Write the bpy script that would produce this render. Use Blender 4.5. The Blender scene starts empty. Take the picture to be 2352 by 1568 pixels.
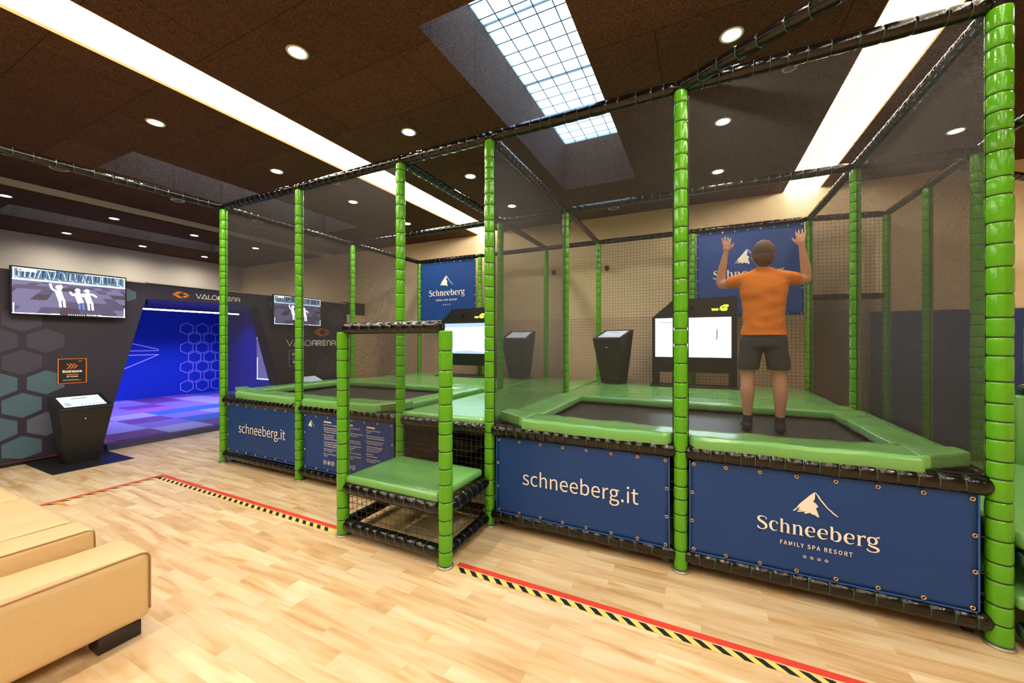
import bpy, bmesh, math, random
from mathutils import Vector, Matrix, noise
from mathutils.geometry import tessellate_polygon
PI = math.pi
S = bpy.context.scene
C = S.collection
# ---------------------------------------------------------------- camera
cam = bpy.data.cameras.new('camera'); camo = bpy.data.objects.new('camera', cam); C.objects.link(camo)
cam.sensor_width = 36; cam.lens = 892.0 * 36 / 2352
cam.clip_start = .05
camo.location = (0, 0, 1.5)
camo.rotation_euler = (PI / 2, 0, math.atan(434 / 892))
S.camera = camo
# ---------------------------------------------------------------- exposure, world
S.view_settings.view_transform = 'Standard'; S.view_settings.look = 'None'
S.view_settings.gamma = 1; S.view_settings.use_curve_mapping = False
S.view_settings.exposure = 1.12
S.cycles.transparent_max_bounces = 40
S.cycles.max_bounces = 10
S.cycles.diffuse_bounces = 5
S.cycles.sample_clamp_indirect = 6
S.cycles.use_denoising = True
W = bpy.data.worlds.new('sky'); S.world = W; W.use_nodes = True
W.node_tree.nodes['Background'].inputs[0].default_value = (.50, .74, 1.0, 1)
W.node_tree.nodes['Background'].inputs[1].default_value = 3.4
WARM = (1, .87, .70)
P_DOWN, P_COVE, P_ARENA = 34, 13, 60
# ---------------------------------------------------------------- room measures
ZC = 3.73            # ceiling
YB = 7.0             # back wall
XL = -12.5           # far left wall
XR, YF = 6.5, -3.6   # right wall, wall behind the camera
COVES = [(-4.2, -3.7, True), (1.1, 1.56, True), (-9.0, -8.5, False)]
SKY = [(-1.8, -.8, 2.18, 5.49), (-6.95, -6.0, 2.15, 5.5), (-11.0, -10.1, 2.1, 5.5)]
COVE_Y0 = -3.0
# area lights with the sky: portals in the skylight shafts
for i, (x0, x1, y0, y1) in enumerate(SKY):
    l = bpy.data.lights.new('skylight_portal', 'AREA'); l.shape = 'RECTANGLE'; l.size = x1 - x0; l.size_y = y1 - y0
    l.cycles.is_portal = True
    o = bpy.data.objects.new('skylight_portal', l); C.objects.link(o); o.location = ((x0 + x1) / 2, (y0 + y1) / 2, 4.5)
# blue light strips inside the arcade room
for (x, y, w, h, p) in [(-9.6, 4.6, .25, 3.4, P_ARENA), (-11.3, 4.2, .5, 4.0, P_ARENA * .8)]:
    l = bpy.data.lights.new('arena_light', 'AREA'); l.shape = 'RECTANGLE'; l.size = w; l.size_y = h
    l.energy = p; l.spread = math.radians(115); l.color = (.24, .21, 1)
    o = bpy.data.objects.new('arena_light', l); C.objects.link(o); o.location = (x, y, 2.2)

# ================================================================ helpers
def tag(o, label=None, cat=None, group=None, kind=None):
    if label: o['label'] = label
    if cat: o['category'] = cat
    if group: o['group'] = group
    if kind: o['kind'] = kind
    return o
def empty(name, loc=(0, 0, 0), rz=0, label=None, cat=None, group=None):
    o = bpy.data.objects.new(name, None); C.objects.link(o); o.location = loc; o.rotation_euler = (0, 0, rz)
    o.empty_display_size = .1
    return tag(o, label, cat, group)
def obj(name, bm, mats, parent=None, smooth=False, loc=None):
    me = bpy.data.meshes.new(name)
    if isinstance(bm, bmesh.types.BMesh):
        bm.to_mesh(me); bm.free()
    else:
        me = bm
    if not isinstance(mats, (list, tuple)): mats = [mats]
    if not me.materials:
        for m in mats: me.materials.append(m)
    if smooth:
        for p in me.polygons: p.use_smooth = True
    o = bpy.data.objects.new(name, me); C.objects.link(o)
    if parent: o.parent = parent
    if loc: o.location = loc
    return o
def struct(name, bm, m, smooth=False):
    return tag(obj(name, bm, m, smooth=smooth), kind='structure')
def box(bm, x0, x1, y0, y1, z0, z1, mi=0):
    v = [bm.verts.new(p) for p in [(x0, y0, z0), (x1, y0, z0), (x1, y1, z0), (x0, y1, z0), (x0, y0, z1), (x1, y0, z1), (x1, y1, z1), (x0, y1, z1)]]
    fs = []
    for f in [(0, 3, 2, 1), (4, 5, 6, 7), (0, 1, 5, 4), (1, 2, 6, 5), (2, 3, 7, 6), (3, 0, 4, 7)]:
        fc = bm.faces.new([v[i] for i in f]); fc.material_index = mi; fs.append(fc)
    return v, fs
def BM(): return bmesh.new()
def bxm(*a, mi=0):
    bm = BM(); box(bm, *a, mi=mi); return bm
def bevel(bm, w=.01, seg=2, ang=.5):
    bm.normal_update()
    es = [e for e in bm.edges if len(e.link_faces) == 2 and e.calc_face_angle(0) > ang]
    bmesh.ops.bevel(bm, geom=es, offset=w, segments=seg, affect='EDGES', profile=.5, clamp_overlap=True)
    return bm
def prism(bm, pts, axis_fn, t0, t1, mi=0):
    """outline pts (u,v) extruded between t0 and t1 through axis_fn(u,v,t)"""
    n = len(pts)
    a = [bm.verts.new(axis_fn(u, v, t0)) for u, v in pts]
    b = [bm.verts.new(axis_fn(u, v, t1)) for u, v in pts]
    tris = tessellate_polygon([[Vector((u, v, 0)) for u, v in pts]])
    for t in tris:
        for L in (a, b):
            try: bm.faces.new([L[i] for i in t]).material_index = mi
            except ValueError: pass
    for i in range(n):
        j = (i + 1) % n
        bm.faces.new((a[i], a[j], b[j], b[i])).material_index = mi
    bmesh.ops.recalc_face_normals(bm, faces=bm.faces)
    return bm
# frames: (u, v, t) -> world, t is the distance out of the surface towards the viewer
def FY(Y, x=0, z=0, sx=1):  # facing -Y
    return lambda u, v, t=0: (x + u * sx, Y - t, z + v)
def FX(X, y=0, z=0):        # facing +X
    return lambda u, v, t=0: (X + t, y + u, z + v)
def flat(bm, fr, pts, t=.001, mi=0):
    vs = [bm.verts.new(fr(u, v, t)) for u, v in pts]
    for tr in tessellate_polygon([[Vector((u, v, 0)) for u, v in pts]]):
        try: bm.faces.new([vs[i] for i in tr]).material_index = mi
        except ValueError: pass
def rect(bm, fr, u0, v0, u1, v1, t=.001, mi=0):
    flat(bm, fr, [(u0, v0), (u1, v0), (u1, v1), (u0, v1)], t, mi)
def catmull(pts, n=6, closed=False):
    out = []
    N = len(pts)
    for i in range(N if closed else N - 1):
        if closed: p = [pts[(i + k - 1) % N] for k in range(4)]
        else: p = [pts[max(0, i - 1)], pts[i], pts[i + 1], pts[min(N - 1, i + 2)]]
        for k in range(n):
            t = k / n
            out.append(tuple(.5 * ((2 * b) + (-a + c) * t + (2 * a - 5 * b + 4 * c - d) * t * t + (-a + 3 * b - 3 * c + d) * t ** 3)
                             for a, b, c, d in zip(*p)))
    if not closed: out.append(tuple(pts[-1]))
    return out
_SK = 0
def stroke(bm, fr, pts, w, t=.001, mi=0, smooth=0, closed=False):
    """pts (u,v) or (u,v,w); flat pen stroke"""
    global _SK
    _SK = (_SK + 1) % 12; t = t + _SK * .00006
    P = [(p[0], p[1], (p[2] if len(p) > 2 else w)) for p in pts]
    if smooth: P = catmull(P, smooth, closed)
    N = len(P); L = []; R = []
    for i in range(N):
        a = P[(i - 1) % N] if closed else P[max(0, i - 1)]
        b = P[(i + 1) % N] if closed else P[min(N - 1, i + 1)]
        dx, dy = b[0] - a[0], b[1] - a[1]; l = math.hypot(dx, dy) or 1
        nx, ny = -dy / l, dx / l; h = P[i][2] / 2
        k = 1
        if not closed and 0 < i < N - 1:
            d1 = Vector((P[i][0] - a[0], P[i][1] - a[1])).normalized(); d2 = Vector((b[0] - P[i][0], b[1] - P[i][1])).normalized()
            c = max(.35, math.sqrt(max(0, (1 + d1.dot(d2)) / 2))); k = 1 / c
        if closed and not smooth:
            d1 = Vector((P[i][0] - a[0], P[i][1] - a[1])).normalized(); d2 = Vector((b[0] - P[i][0], b[1] - P[i][1])).normalized()
            c = max(.35, math.sqrt(max(0, (1 + d1.dot(d2)) / 2))); k = 1 / c
        L.append(bm.verts.new(fr(P[i][0] + nx * h * k, P[i][1] + ny * h * k, t)))
        R.append(bm.verts.new(fr(P[i][0] - nx * h * k, P[i][1] - ny * h * k, t)))
    for i in range(N if closed else N - 1):
        j = (i + 1) % N
        bm.faces.new((L[i], R[i], R[j], L[j])).material_index = mi
def circ(cx, cy, r, n=24, sy=1, a0=0, a1=2 * PI, closed=True):
    m = n if closed else n + 1
    return [(cx + r * math.cos(a0 + (a1 - a0) * i / n), cy + r * sy * math.sin(a0 + (a1 - a0) * i / n)) for i in range(m)]
try:
    import os
    FONT = bpy.data.fonts.load(os.path.join(bpy.utils.system_resource('DATAFILES'), 'fonts', 'Noto Sans CJK Regular.woff2'))
except Exception:
    FONT = None
CAPH = None
def text(bm, fr, s, u, v, size, width=None, t=.001, mi=0, align='LEFT', space=1.0, bold=0):
    cu = bpy.data.curves.new('t', 'FONT'); cu.body = s; cu.size = size; cu.align_x = align; cu.resolution_u = 3
    if FONT: cu.font = FONT
    cu.space_character = space; cu.offset = bold
    o = bpy.data.objects.new('t', cu); C.objects.link(o)
    dg = bpy.context.evaluated_depsgraph_get()
    global CAPH
    if CAPH is None:
        cu.body = 'H'; cu.offset = 0; dg.update(); m0 = bpy.data.meshes.new_from_object(o.evaluated_get(dg))
        CAPH = .72 / (max(q.co.y for q in m0.vertices) / size); bpy.data.meshes.remove(m0); cu.body = s; cu.offset = bold; dg.update()
    me = bpy.data.meshes.new_from_object(o.evaluated_get(dg))
    xs = [q.co.x for q in me.vertices]; k = CAPH; x0 = min(xs)
    if width: k = width / (max(xs) - x0)
    off = u - (x0 * k if align == 'LEFT' else 0)
    vs = [bm.verts.new(fr(q.co.x * k + off, q.co.y * CAPH + v, t)) for q in me.vertices]
    for p in me.polygons:
        try: bm.faces.new([vs[i] for i in p.vertices]).material_index = mi
        except ValueError: pass
    bpy.data.objects.remove(o); bpy.data.meshes.remove(me); bpy.data.curves.remove(cu)
def tube(bm, pts, r, n=8, mi=0, cap=True):
    P = [Vector(p) for p in pts]; rings = []; a = None
    for i, p in enumerate(P):
        d = (P[min(len(P) - 1, i + 1)] - P[max(0, i - 1)]).normalized()
        if a is None:
            a = d.cross(Vector((0, 0, 1)))
            if a.length < .2: a = d.cross(Vector((1, 0, 0)))
        else: a = a - d * a.dot(d)
        a.normalize(); b = d.cross(a)
        rr = r[i] if isinstance(r, (list, tuple)) else r
        rings.append([bm.verts.new(p + (a * math.cos(2 * PI * k / n) + b * math.sin(2 * PI * k / n)) * rr) for k in range(n)])
    for i in range(len(P) - 1):
        for k in range(n):
            bm.faces.new((rings[i][k], rings[i][(k + 1) % n], rings[i + 1][(k + 1) % n], rings[i + 1][k])).material_index = mi
    if cap:
        bm.faces.new(rings[0][::-1]).material_index = mi; bm.faces.new(rings[-1]).material_index = mi
    return bm

# ================================================================ materials
def mat(name, col, rough=.5, metal=0, coat=0, spec=None, emit=None, es=0):
    m = bpy.data.materials.new(name); m.use_nodes = True; b = m.node_tree.nodes['Principled BSDF']
    b.inputs['Base Color'].default_value = (*col, 1); b.inputs['Roughness'].default_value = rough
    b.inputs['Metallic'].default_value = metal
    if coat: b.inputs['Coat Weight'].default_value = coat; b.inputs['Coat Roughness'].default_value = .15
    if spec is not None: b.inputs['Specular IOR Level'].default_value = spec
    if emit: b.inputs['Emission Color'].default_value = (*emit, 1); b.inputs['Emission Strength'].default_value = es
    return m
class G:
    def __init__(s, m): s.t = m.node_tree; s.n = s.t.nodes; s.b = s.n.get('Principled BSDF')
    def add(s, ty, **k):
        n = s.n.new(ty)
        for a, v in k.items(): setattr(n, a, v)
        return n
    def link(s, a, b): s.t.links.new(a, b)
    def val(s, sock, v):
        if hasattr(v, 'is_output') or isinstance(v, bpy.types.NodeSocket): s.link(v, sock)
        else: sock.default_value = v
    def math(s, op, a, b=0, c=None):
        n = s.add('ShaderNodeMath', operation=op); s.val(n.inputs[0], a); s.val(n.inputs[1], b)
        if c is not None: s.val(n.inputs[2], c)
        return n.outputs[0]
    def co(s, kind='Object', scale=(1, 1, 1), rot=(0, 0, 0), loc=(0, 0, 0)):
        t = s.add('ShaderNodeTexCoord'); m = s.add('ShaderNodeMapping'); s.link(t.outputs[kind], m.inputs[0])
        m.inputs['Scale'].default_value = scale; m.inputs['Rotation'].default_value = rot; m.inputs['Location'].default_value = loc
        return m.outputs[0]
    def noise(s, v, scale, detail=2, rough=.5, dist=0):
        n = s.add('ShaderNodeTexNoise'); s.link(v, n.inputs['Vector']); n.inputs['Scale'].default_value = scale
        n.inputs['Detail'].default_value = detail; n.inputs['Roughness'].default_value = rough; n.inputs['Distortion'].default_value = dist
        return n.outputs[0]
    def ramp(s, f, stops):
        r = s.add('ShaderNodeValToRGB'); s.link(f, r.inputs[0]); e = r.color_ramp.elements
        while len(e) < len(stops): e.new(.5)
        for i, (p, c) in enumerate(stops): e[i].position = p; e[i].color = (*c, 1)
        return r.outputs[0]
    def mix(s, f, a, b, mode='MIX'):
        n = s.add('ShaderNodeMix', data_type='RGBA', blend_type=mode)
        s.val(n.inputs[0], f)
        for sock, v in ((n.inputs[6], a), (n.inputs[7], b)):
            if isinstance(v, tuple): sock.default_value = (*v, 1)
            else: s.link(v, sock)
        return n.outputs[2]
    def bump(s, h, strength=.3, dist=.01):
        n = s.add('ShaderNodeBump'); s.link(h, n.inputs['Height']); n.inputs['Strength'].default_value = strength
        n.inputs['Distance'].default_value = dist; s.link(n.outputs[0], s.b.inputs['Normal'])
def m_floor():
    m = mat('laminate', (.7, .5, .3), .36, spec=.45); g = G(m)
    v = g.co('Object')
    br = g.add('ShaderNodeTexBrick'); g.link(v, br.inputs['Vector'])
    br.offset = .37; br.offset_frequency = 2; br.squash = 1
    br.inputs['Color1'].default_value = (0, 0, 0, 1); br.inputs['Color2'].default_value = (1, 1, 1, 1)
    br.inputs['Mortar'].default_value = (.5, .5, .5, 1)
    br.inputs['Scale'].default_value = 1; br.inputs['Mortar Size'].default_value = .0006
    br.inputs['Brick Width'].default_value = .52; br.inputs['Row Height'].default_value = .095
    sep = g.add('ShaderNodeSeparateColor'); g.link(br.outputs['Color'], sep.inputs[0]); rnd = sep.outputs[0]
    off = g.add('ShaderNodeCombineXYZ'); g.link(g.math('MULTIPLY', rnd, 31.0), off.inputs[2]); g.link(g.math('MULTIPLY', rnd, 7.0), off.inputs[0])
    ad = g.add('ShaderNodeVectorMath', operation='ADD'); g.link(g.co('Object', (.75, 5.5, 1), (0, 0, .16)), ad.inputs[0]); g.link(off.outputs[0], ad.inputs[1])
    grain = g.noise(ad.outputs[0], 2.0, 4, .55, .55)
    fine = g.noise(g.co('Object', (3, 60, 1)), 3, 3, .6, .3)
    col = g.ramp(grain, [(.32, (.46, .25, .085)), (.40, (.63, .40, .175)), (.47, (.72, .52, .28)), (.55, (.78, .62, .385)), (.68, (.82, .69, .47))])
    col = g.mix(g.math('MULTIPLY', rnd, .55), col, (.52, .31, .13))
    col = g.mix(g.math('MULTIPLY', fine, .25), col, (.9, .74, .5))
    fac = g.math('MULTIPLY', br.outputs['Fac'], .35)
    col = g.mix(fac, col, (.35, .2, .08))
    g.link(col, g.b.inputs['Base Color'])
    return m
def m_ceiling():
    m = mat('wood_wool', (.06, .04, .03), .95, spec=.15); g = G(m); v = g.co('Object')
    n1 = g.noise(v, 45, 4, .7, 3.5); n2 = g.noise(v, 3, 3, .6)
    col = g.ramp(n1, [(.36, (.030, .013, .007)), (.52, (.125, .060, .036)), (.68, (.32, .175, .115))])
    col = g.mix(g.math('MULTIPLY', n2, .5), col, (.06, .03, .02))
    br = g.add('ShaderNodeTexBrick'); g.link(g.co('Object', (1, 1, 1), (0, 0, 0), (.3, .2, 0)), br.inputs['Vector'])
    br.inputs['Color1'].default_value = (.80, .80, .80, 1); br.inputs['Color2'].default_value = (1, 1, 1, 1); br.inputs['Mortar'].default_value = (.3, .3, .3, 1)
    br.inputs['Scale'].default_value = 1; br.inputs['Brick Width'].default_value = 1.2; br.inputs['Row Height'].default_value = .63; br.inputs['Mortar Size'].default_value = .003
    col = g.mix(1.0, col, br.outputs['Color'], 'MULTIPLY')
    g.link(col, g.b.inputs['Base Color']); g.bump(n1, .6, .01)
    return m
def m_wall(name, col, rough=.85):
    m = mat(name, col, rough, spec=.25); g = G(m); n = g.noise(g.co('Object'), 160, 2, .6)
    g.link(g.mix(g.math('MULTIPLY', n, .22), col, tuple(c * .72 for c in col)), g.b.inputs['Base Color']); g.bump(n, .12, .004)
    return m
def m_vinyl(name, col, rough=.28, bump=.25, scale=9, var=.25):
    m = mat(name, col, rough, spec=.5); g = G(m); v = g.co('Object')
    n = g.noise(v, scale, 3, .6, .8); n2 = g.noise(v, 2.2, 2, .5)
    g.link(g.mix(g.math('MULTIPLY', n2, var), col, tuple(c * .62 for c in col)), g.b.inputs['Base Color'])
    g.bump(n, bump, .02)
    return m
def m_emit(name, col, s, rough=.4):
    if name.startswith('screen') or name.startswith('kiosk'): s *= .46
    m = mat(name, (.02, .02, .02), rough, emit=col, es=s); return m
def m_net(name, pitch, w, col=(.035, .03, .03), rot=PI / 4):
    m = bpy.data.materials.new(name); m.use_nodes = True; g = G(m); b = g.b
    b.inputs['Base Color'].default_value = (*col, 1); b.inputs['Roughness'].default_value = .55
    t = g.add('ShaderNodeTexCoord'); mp = g.add('ShaderNodeMapping'); g.link(t.outputs['UV'], mp.inputs[0])
    mp.inputs['Rotation'].default_value = (0, 0, rot); mp.inputs['Scale'].default_value = (1 / pitch,) * 3
    sp = g.add('ShaderNodeSeparateXYZ'); g.link(mp.outputs[0], sp.inputs[0])
    fx = g.math('LESS_THAN', g.math('FRACT', sp.outputs[0]), w); fy = g.math('LESS_THAN', g.math('FRACT', sp.outputs[1]), w)
    a = g.math('MAXIMUM', fx, fy); g.link(a, b.inputs['Alpha'])
    return m
M = dict(
    floor=m_floor(), ceil=m_ceiling(),
    wall=m_wall('plaster_cream', (.90, .71, .45)), wall_l=m_wall('plaster_grey', (.62, .60, .54)),
    wall_low=m_wall('plaster_lower', (.76, .56, .38)), bluepad=m_vinyl('blue_wall_pad', (.015, .05, .20), .4),
    white=mat('cove_white', (.52, .48, .42), .8), cove_edge=mat('cove_edge', (.30, .12, .03), .7),
    led=m_emit('led_cove', (1, .89, .72), P_COVE),
    green=m_vinyl('green_foam_sleeve', (.105, .42, .010), .2, .12, 14, .3),
    tie=mat('black_tie', (.012, .014, .010), .5), tieg=mat('green_twine', (.03, .10, .075), .5),
    black=m_vinyl('black_foam_sleeve', (.0055, .0038, .0032), .17, .18, 16, .2),
    flange=mat('galvanised', (.45, .42, .38), .4, .7),
    mat_g=m_vinyl('green_mat', (.175, .45, .125), .2, .07, 7, .15),
    bed=mat('trampoline_bed', (.028, .026, .028), .42, spec=.5),
    board=mat('under_shade_board', (.03, .018, .012), .8),
    rope=mat('black_rope', (.012, .012, .012), .6),
    net=m_net('fine_net', .0068, .195, (.022, .019, .018)), netd=m_net('dense_net', .0068, .33, (.028, .023, .021)), netc=m_net('coarse_net', .048, .075, (.02, .014, .012), 0),
    blue=m_vinyl('blue_banner', (.032, .125, .50), .42, .12, 3, .3), blued=mat('blue_banner_hem', (.01, .10, .45), .45),
    print=mat('cream_print', (.90, .86, .79), .6), brass=mat('brass_eyelet', (.75, .48, .2), .3, .9),
    darkmetal=m_vinyl('black_steel', (.011, .011, .012), .42, .05, 60), plate=mat('floor_plate', (.02, .022, .026), .3, .3),
    brownplate=mat('brown_plate', (.035, .022, .02), .5), chrome=mat('chrome', (.8, .7, .55), .2, 1),
    leather=m_vinyl('cream_leather', (.70, .50, .25), .40, .35, 9, .22), piping=mat('leather_piping', (.34, .18, .07), .5),
    wood_dk=mat('dark_foot', (.02, .012, .01), .5),
    red=mat('red_tape', (.75, .055, .025), .45), yellow=mat('yellow_tape', (.78, .66, .16), .45), tapeblack=mat('black_tape', (.008, .008, .008), .45),
    lens=m_emit('lamp_lens', (1, .93, .82), 14), lampring=mat('lamp_ring', (.55, .50, .44), .5), speaker=mat('speaker_mesh', (.10, .09, .085), .7),
    fabric=m_vinyl('printed_fabric', (.026, .022, .045), .6, .35, 2.2, .3),
    hexg=m_vinyl('hex_grey', (.12, .145, .20), .6, .3, 3, .3), hext=m_vinyl('hex_teal', (.07, .145, .20), .6, .3, 3, .3), hexd=m_vinyl('hex_dark', (.052, .05, .09), .6, .3, 3, .3),
    orange=mat('orange_print', (.80, .22, .01), .5), orange_d=mat('orange_print_back', (.55, .13, .02), .5),
    tvframe=mat('tv_frame', (.008, .008, .009), .25), signblack=mat('sign_black', (.012, .010, .010), .5),
    s_white=m_emit('screen_white', (.76, .90, 1), 4.2), s_sky=m_emit('screen_pale_blue', (.55, .78, 1), 1.0), s_lite=m_emit('screen_icy', (.62, .82, 1), 2.0),
    s_mid=m_emit('screen_steel', (.18, .34, .50), .8), s_navy=m_emit('screen_navy', (.012, .05, .16), .8), s_blue=m_emit('screen_blue', (.15, .35, .8), .9),
    s_p1=m_emit('screen_violet', (.11, .085, .17), 1), s_p2=m_emit('screen_lilac', (.21, .19, .36), 1), s_p3=m_emit('screen_plum', (.075, .045, .09), 1),
    s_red=m_emit('screen_red', (.8, .15, .12), 1), s_teal=m_emit('screen_teal', (.25, .55, .55), 1), s_glow=m_emit('green_logo_light', (.55, 1, .02), 3.2),
    s_lav=m_emit('screen_lavender', (.33, .32, .95), .9), s_ink=m_emit('screen_ink', (.06, .10, .16), .6),
    tubelight=m_emit('led_tube', (.45, .75, 1), 9), hexline=mat('hex_line', (.85, .85, 1), .5), arenawall=m_wall('arena_wall', (.02, .07, .42)),
    arenadark=mat('arena_ceiling', (.05, .05, .12), .7), cream_screen=m_emit('kiosk_screen', (.78, .91, 1), 1.15),
    skin=mat('skin', (.62, .34, .22), .5), hair=mat('brown_hair', (.11, .06, .035), .7), tee=m_vinyl('orange_cotton', (.80, .23, .012), .8, .2, 5, .2),
    shorts=m_vinyl('dark_shorts', (.045, .055, .06), .8, .2, 5, .2), sock=mat('dark_sock', (.02, .02, .025), .8), eye=mat('eye_dark', (.02, .015, .01), .3), lip=mat('lips', (.45, .16, .12), .5),
    glassgrid=mat('wire_mesh', (.03, .07, .13), .5), ringmetal=mat('rim_white', (.6, .57, .5), .5),
)
M['skin'].node_tree.nodes['Principled BSDF'].inputs['Subsurface Weight'].default_value = .1
def m_glass():
    m = bpy.data.materials.new('frosted_skylight'); m.use_nodes = True; g = G(m); n = g.n; n.remove(g.b)
    tr = g.add('ShaderNodeBsdfTransparent'); tr.inputs[0].default_value = (.86, .93, .97, 1)
    tl = g.add('ShaderNodeBsdfTranslucent'); tl.inputs[0].default_value = (.8, .88, .95, 1)
    mx = g.add('ShaderNodeMixShader'); mx.inputs[0].default_value = .25
    g.link(tr.outputs[0], mx.inputs[1]); g.link(tl.outputs[0], mx.inputs[2]); g.link(mx.outputs[0], n['Material Output'].inputs[0])
    return m
M['glass'] = m_glass()
def m_tiles():
    m = mat('arena_mat_tiles', (.2, .2, .4), .5); g = G(m); v = g.co('Object', (1 / .62, 1 / .62, 1))
    vn = g.add('ShaderNodeTexWhiteNoise', noise_dimensions='2D')
    fl = g.add('ShaderNodeVectorMath', operation='FLOOR'); g.link(v, fl.inputs[0]); g.link(fl.outputs[0], vn.inputs[0])
    r = g.add('ShaderNodeValToRGB'); r.color_ramp.interpolation = 'CONSTANT'; g.link(vn.outputs[0], r.inputs[0])
    e = r.color_ramp.elements; cols = [(0, (.22, .17, .36)), (.25, (.30, .10, .22)), (.45, (.02, .13, .28)), (.68, (.15, .05, .12)), (.82, (.36, .34, .48))]
    while len(e) < len(cols): e.new(.5)
    for i, (p, c) in enumerate(cols): e[i].position = p; e[i].color = (*c, 1)
    g.link(r.outputs[0], g.b.inputs['Base Color'])
    return m
M['tiles'] = m_tiles()

# ================================================================ room shell
bm = bxm(XL, XR, YF, YB, -.1, 0); struct('floor', bm, M['floor'])
# ceiling with slots: build as strips in X; slots cut in Y
holes = sorted([(a, b, COVE_Y0, YB) for a, b, _ in COVES] + list(SKY))
bm = BM(); x = XL
TH = .67
def slab(x0, x1, y0, y1):
    if x1 - x0 > 1e-4 and y1 - y0 > 1e-4: box(bm, x0, x1, y0, y1, ZC, ZC + .06)
for (a, b, y0, y1) in holes:
    slab(x, a, YF, YB); slab(a, b, YF, y0); slab(a, b, y1, YB); x = b
slab(x, XR, YF, YB)
struct('ceiling', bm, M['ceil'])
bm = BM()
for (x0, x1, y0, y1) in SKY:
    z0, z1 = ZC + .0605, 4.44; t = .05
    box(bm, x0 - t, x0, y0 - t, y1 + t, z0, z1); box(bm, x1, x1 + t, y0 - t, y1 + t, z0, z1)
    box(bm, x0, x1, y0 - t, y0, z0, z1); box(bm, x0, x1, y1, y1 + t, z0, z1)
struct('ceiling_shafts', bm, M['ceil'])
# coves
for i, (a, b, lit) in enumerate(COVES):
    bm = BM(); zt = ZC + .18
    box(bm, a - .05, b + .05, COVE_Y0 - .05, YB - .0, zt, zt + .03, 0)
    box(bm, a - .03, a + .007, COVE_Y0, YB, ZC + .0605, zt, 1); box(bm, b - .007, b + .03, COVE_Y0, YB, ZC + .0605, zt, 1)
    for q in (a + .0, b - .007): box(bm, q, q + .007, COVE_Y0, YB, ZC + .022, ZC + .0605, 1)
    box(bm, a - .0, b + .0, COVE_Y0 - .03, COVE_Y0, ZC + .061, zt, 0)
    o = struct('trim_%d' % (i + 1), bm, [M['white'] if lit else M['wall_l'], M['led'] if lit else M['wall_l']])
    bm = BM()
    for xx in (a, b - .006): box(bm, xx, xx + .006, COVE_Y0, YB, ZC - .004, ZC + .021)
    struct('trim_%d' % (i + 4), bm, M['cove_edge'] if lit else M['ceil'])
# skylight panes and mesh
for i, (x0, x1, y0, y1) in enumerate(SKY):
    r = empty('window_%d' % (i + 1), ((x0 + x1) / 2, (y0 + y1) / 2, 4.40)); tag(r, kind='structure')
    w, l = (x1 - x0) / 2, (y1 - y0) / 2
    p = obj('pane', bxm(-w, w, -l, l, .0, .008), M['glass'], r); tag(p, kind='structure')
    bm = BM(); n = 6; k = int(round((y1 - y0) / .165))
    for j in range(1, n): box(bm, -w + 2 * w * j / n - .0045, -w + 2 * w * j / n + .0045, -l, l, -.012, -.008)
    for j in range(1, k): box(bm, -w, w, -l + 2 * l * j / k - .0045, -l + 2 * l * j / k + .0045, -.016, -.012)
    tag(obj('wire_grid', bm, M['glassgrid'], r), kind='structure')
    bm = BM(); box(bm, -w, w, l * .12, l * .12 + .035, .012, .03); box(bm, -w, w, -l * .45, -l * .45 + .035, .012, .03)
    tag(obj('glazing_bar', bm, M['s_ink'] if 0 else M['lampring'], r), kind='structure')
# walls
struct('wall_back', bxm(XL - .1, XR + .1, YB, YB + .12, -.1, 4.2), M['wall'])
struct('wall_left', bxm(XL - .12, XL, YF - .1, YB, -.1, 4.2), M['wall_l'])
struct('wall_right', bxm(XR, XR + .12, YF - .1, YB, -.1, 4.2), M['wall'])
struct('wall_front', bxm(XL - .1, XR + .1, YF - .12, YF, -.1, 4.2), M['wall'])
struct('wall_back_lower', bxm(-7.0, 2.1, YB - .012, YB, 0, 1.93), M['wall_low'])  # lower back wall, slightly darker and redder than above, as a thin panel
bm = BM()
for k in range(4):
    box(bm, 2.1 + k * 1.1 + .003, 3.2 + k * 1.1 - .003, YB - .05, YB, 0, 1.91)
bevel(bm, .012, 2); struct('wall_back_padding', bm, M['bluepad'])

# ================================================================ ceiling lamps
ROWS = {-11.75: ('beside the far left wall', [3.18, 4.39, 5.65]),
        -9.58: ('left of the dim ceiling slot', [1.95, 3.18, 4.42, 5.67]),
        -5.0: ('left of the long bright slot', [-1.8, -.55, .7, 1.97, 3.23, 4.47, 5.74]),
        -2.8: ('between bright slot and large skylight', [-1.8, -.55, .7, 1.97, 3.24, 4.47, 5.75]),
        .2: ('right of the large gridded skylight', [-1.8, -.55, .7, 1.97, 3.24, 4.48, 5.77]),
        2.43: ('right of the rightmost bright slot', [-.55, .7, 3.24, 5.76]),
        4.9: ('near the right wall', [0, 2.5, 5])}
ORD = ['nearest', 'second', 'third', 'fourth', 'fifth', 'sixth', 'seventh']
def lathe(bm, prof, n=24, mi=0):
    rings = [[bm.verts.new((r * math.cos(2 * PI * k / n), r * math.sin(2 * PI * k / n), z)) for k in range(n)] if r > 1e-6 else [bm.verts.new((0, 0, z))] for r, z in prof]
    for A, B in zip(rings, rings[1:]):
        for k in range(n):
            a = [A[k % len(A)], A[(k + 1) % len(A)], B[(k + 1) % len(B)], B[k % len(B)]]
            u = []
            for v in a:
                if v not in u: u.append(v)
            if len(u) > 2: bm.faces.new(u).material_index = mi
    return bm
def cp(o, parent=None):
    c = o.copy(); C.objects.link(c)
    if parent: c.parent = parent
    return c
lamp_ring = lens_proto = spot = None
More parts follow.
